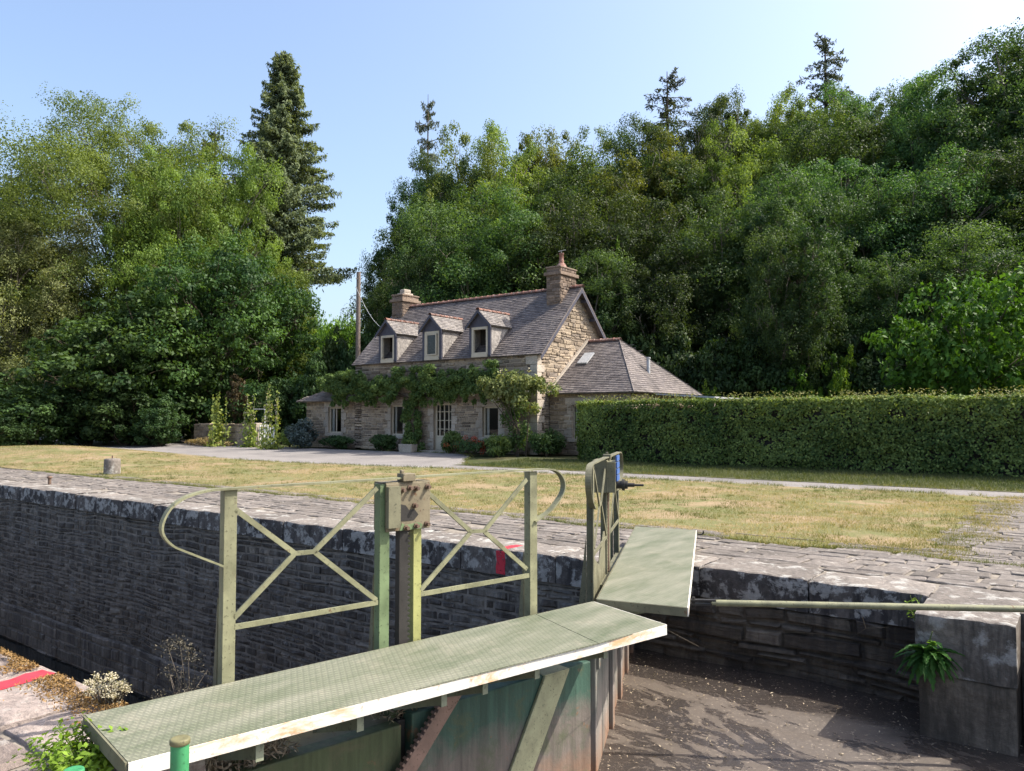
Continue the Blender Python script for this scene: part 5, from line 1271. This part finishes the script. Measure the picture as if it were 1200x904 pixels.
def hollyhock(x, y, h, n, lab, seed, low='hollyhock', flower=True):
    g = thing('hollyhock', (x, y, .05), lab, 'plant', 'tall flower spikes by the garden wall'); rr = np.random.default_rng(seed); m = MB(); C = []; F_ = []
    for i in range(n):
        bx, by = x + rr.normal()*.22, y + rr.normal()*.15; hh = h*rr.uniform(.62,1.0) if i else h; lx, ly = rr.normal()*.10, rr.normal()*.05; m.tube([(bx,by,0),(bx+lx,by+ly,hh)], [.02,.008], 5)
        for k in range(70):
            t_ = rr.random()**1.9; w_ = .30*(1.02-t_)**1.3+.03; C.append([bx + lx*t_ + rr.normal()*w_*.6, by + ly*t_ + rr.normal()*w_*.5, .1 + hh*t_])
        for k in range(18): t_ = rr.uniform(.4,1); F_.append([bx + lx*t_ + rr.normal()*.06, by + ly*t_ - .04, hh*t_])
    m.build('stem', M['stem'], g); o = np.array(WLOC[g.name]); C = np.array(C); F_ = np.array(F_)
    leaf_mesh('foliage', M[low], g, C - o, rr.normal(size=(len(C),3))*.6 + [0,-.6,.6], .17, .13, rr.random(len(C)), rr, .3)
    if flower: leaf_mesh('blossom', M['pale_flower'], g, F_ - o, rr.normal(size=(len(F_),3))*.3 + [0,-1,.1], .09, .085, rr.random(len(F_)), rr, 0)
    return g
hollyhock(-35.3, 22.2, 2.7, 9, 'tall yellow green plant with reddish tops in front of the garden wall', 71, 'hollyhock', False)
hollyhock(-32.75, 22.4, 2.7, 5, 'tall hollyhock in front of the white gate post', 72)
hollyhock(-30.35, 21.8, 3.0, 6, 'tallest hollyhock with white blossoms at the gravel edge, right of the white gate', 73)

# ---------------------------------------------------------------- grass
def blades(name, mat, n, sampler, h, wd, seed, lean=.35):
    rr = np.random.default_rng(seed); x, y, z = sampler(rr, n); n = len(x); hh = h*rr.uniform(.5,1.4,n); a = rr.uniform(0, 6.28, n); dx, dy = np.cos(a)*wd, np.sin(a)*wd; lx, ly = rr.normal(size=n)*h*lean, rr.normal(size=n)*h*lean
    P = np.empty((n,3,3)); P[:,0] = np.c_[x-dx, y-dy, z]; P[:,1] = np.c_[x+dx, y+dy, z]; P[:,2] = np.c_[x+lx, y+ly, z+hh]
    me = bpy.data.meshes.new(name); me.vertices.add(3*n); me.vertices.foreach_set('co', P.reshape(-1).astype(np.float32)); me.loops.add(3*n); me.loops.foreach_set('vertex_index', np.arange(3*n, dtype=np.int32))
    me.polygons.add(n); me.polygons.foreach_set('loop_start', np.arange(0, 3*n, 3, dtype=np.int32)); me.update(calc_edges=True)
    tn = np.clip(.50 + np.array([.95*mnoise.noise(V((p*.45, q*.45, 0))) + .35*mnoise.noise(V((p*1.9, q*1.9, 3))) for p, q in zip(x, y)]) + rr.normal(size=n)*.17, 0, 1)
    at = me.attributes.new('tone', 'FLOAT', 'POINT'); at.data.foreach_set('value', np.repeat(tn, 3).astype(np.float32))
    return tag(link_mesh(name, me, M[mat]), kind='stuff')
def lawn_s(rr, n):
    x = -.85 - 40*rr.random(n)**1.7; t_ = rr.random(n)**1.15; y0 = np.array([lawn_near(p) for p in x]) - .08; y1 = np.array([lawn_far(p) for p in x]); y = y0 + (y1-y0)*t_ + np.where(t_ > .97, np.abs(rr.normal(size=n))*.22, 0)
    k = np.array([mnoise.noise(V((p*.8, q*.8, 5))) > -.24 + rr.normal()*.14 and p < -1.08 + .28*mnoise.noise(V((q*1.1, 3, 0))) + .1*rr.normal() for p, q in zip(x, y)]); x, y = x[k], y[k]
    return x, y, np.array([terr(p, q) for p, q in zip(x, y)]) - .005
blades('grass', 'blade', 230000, lawn_s, .032, .004, 81, .7)
def clump_s(rr, n):
    k = n//22; cx = -1.3 - 26*rr.random(k)**1.4; ct = rr.random(k); cy = np.array([lawn_near(a) + (lawn_far(a) - lawn_near(a))*b for a, b in zip(cx, ct)])
    x = np.repeat(cx, 22) + rr.normal(size=k*22)*.045; y = np.repeat(cy, 22) + rr.normal(size=k*22)*.045; return x, y, np.array([terr(a, b) for a, b in zip(x, y)]) - .005
blades('grass_tufts', 'green_blade', 15000, clump_s, .055, .004, 84, .5)
def path_s(rr, n):
    x = rr.uniform(-24, 4, n); s_ = rr.random(n) < .5; y = np.where(s_, np.array([lawn_far(a) for a in x]), np.array([path_far(a) for a in x])) + rr.normal(size=n)*.13; k = np.array([mnoise.noise(V((a*1.6, 5, 0))) > -.1 for a in x]); x, y = x[k], y[k]
    return x, y, np.array([terr(a, b) for a, b in zip(x, y)]) - .005
blades('path_edge_grass', 'green_blade', 12000, path_s, .07, .005, 85, .6)
def verge_s(rr, n):
    x = rr.uniform(-16, 6, n); y = rr.uniform(18.85, 22.1, n); return x, y, np.array([terr(p, q) for p, q in zip(x, y)]) - .01
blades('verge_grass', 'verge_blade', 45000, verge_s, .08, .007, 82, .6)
def tuft_s(rr, n):
    x = rr.uniform(-24, 2, n); e = np.array([lawn_near(p) for p in x]); k = np.array([mnoise.noise(V((p*2.1, 9, 0))) for p in x]); y = e - .02 - np.abs(rr.normal(size=n))*.14*np.maximum(0, k+.25); return x, y, np.full(n, -.01)
blades('edge_grass', 'green_blade', 14000, tuft_s, .05, .004, 83, .7)
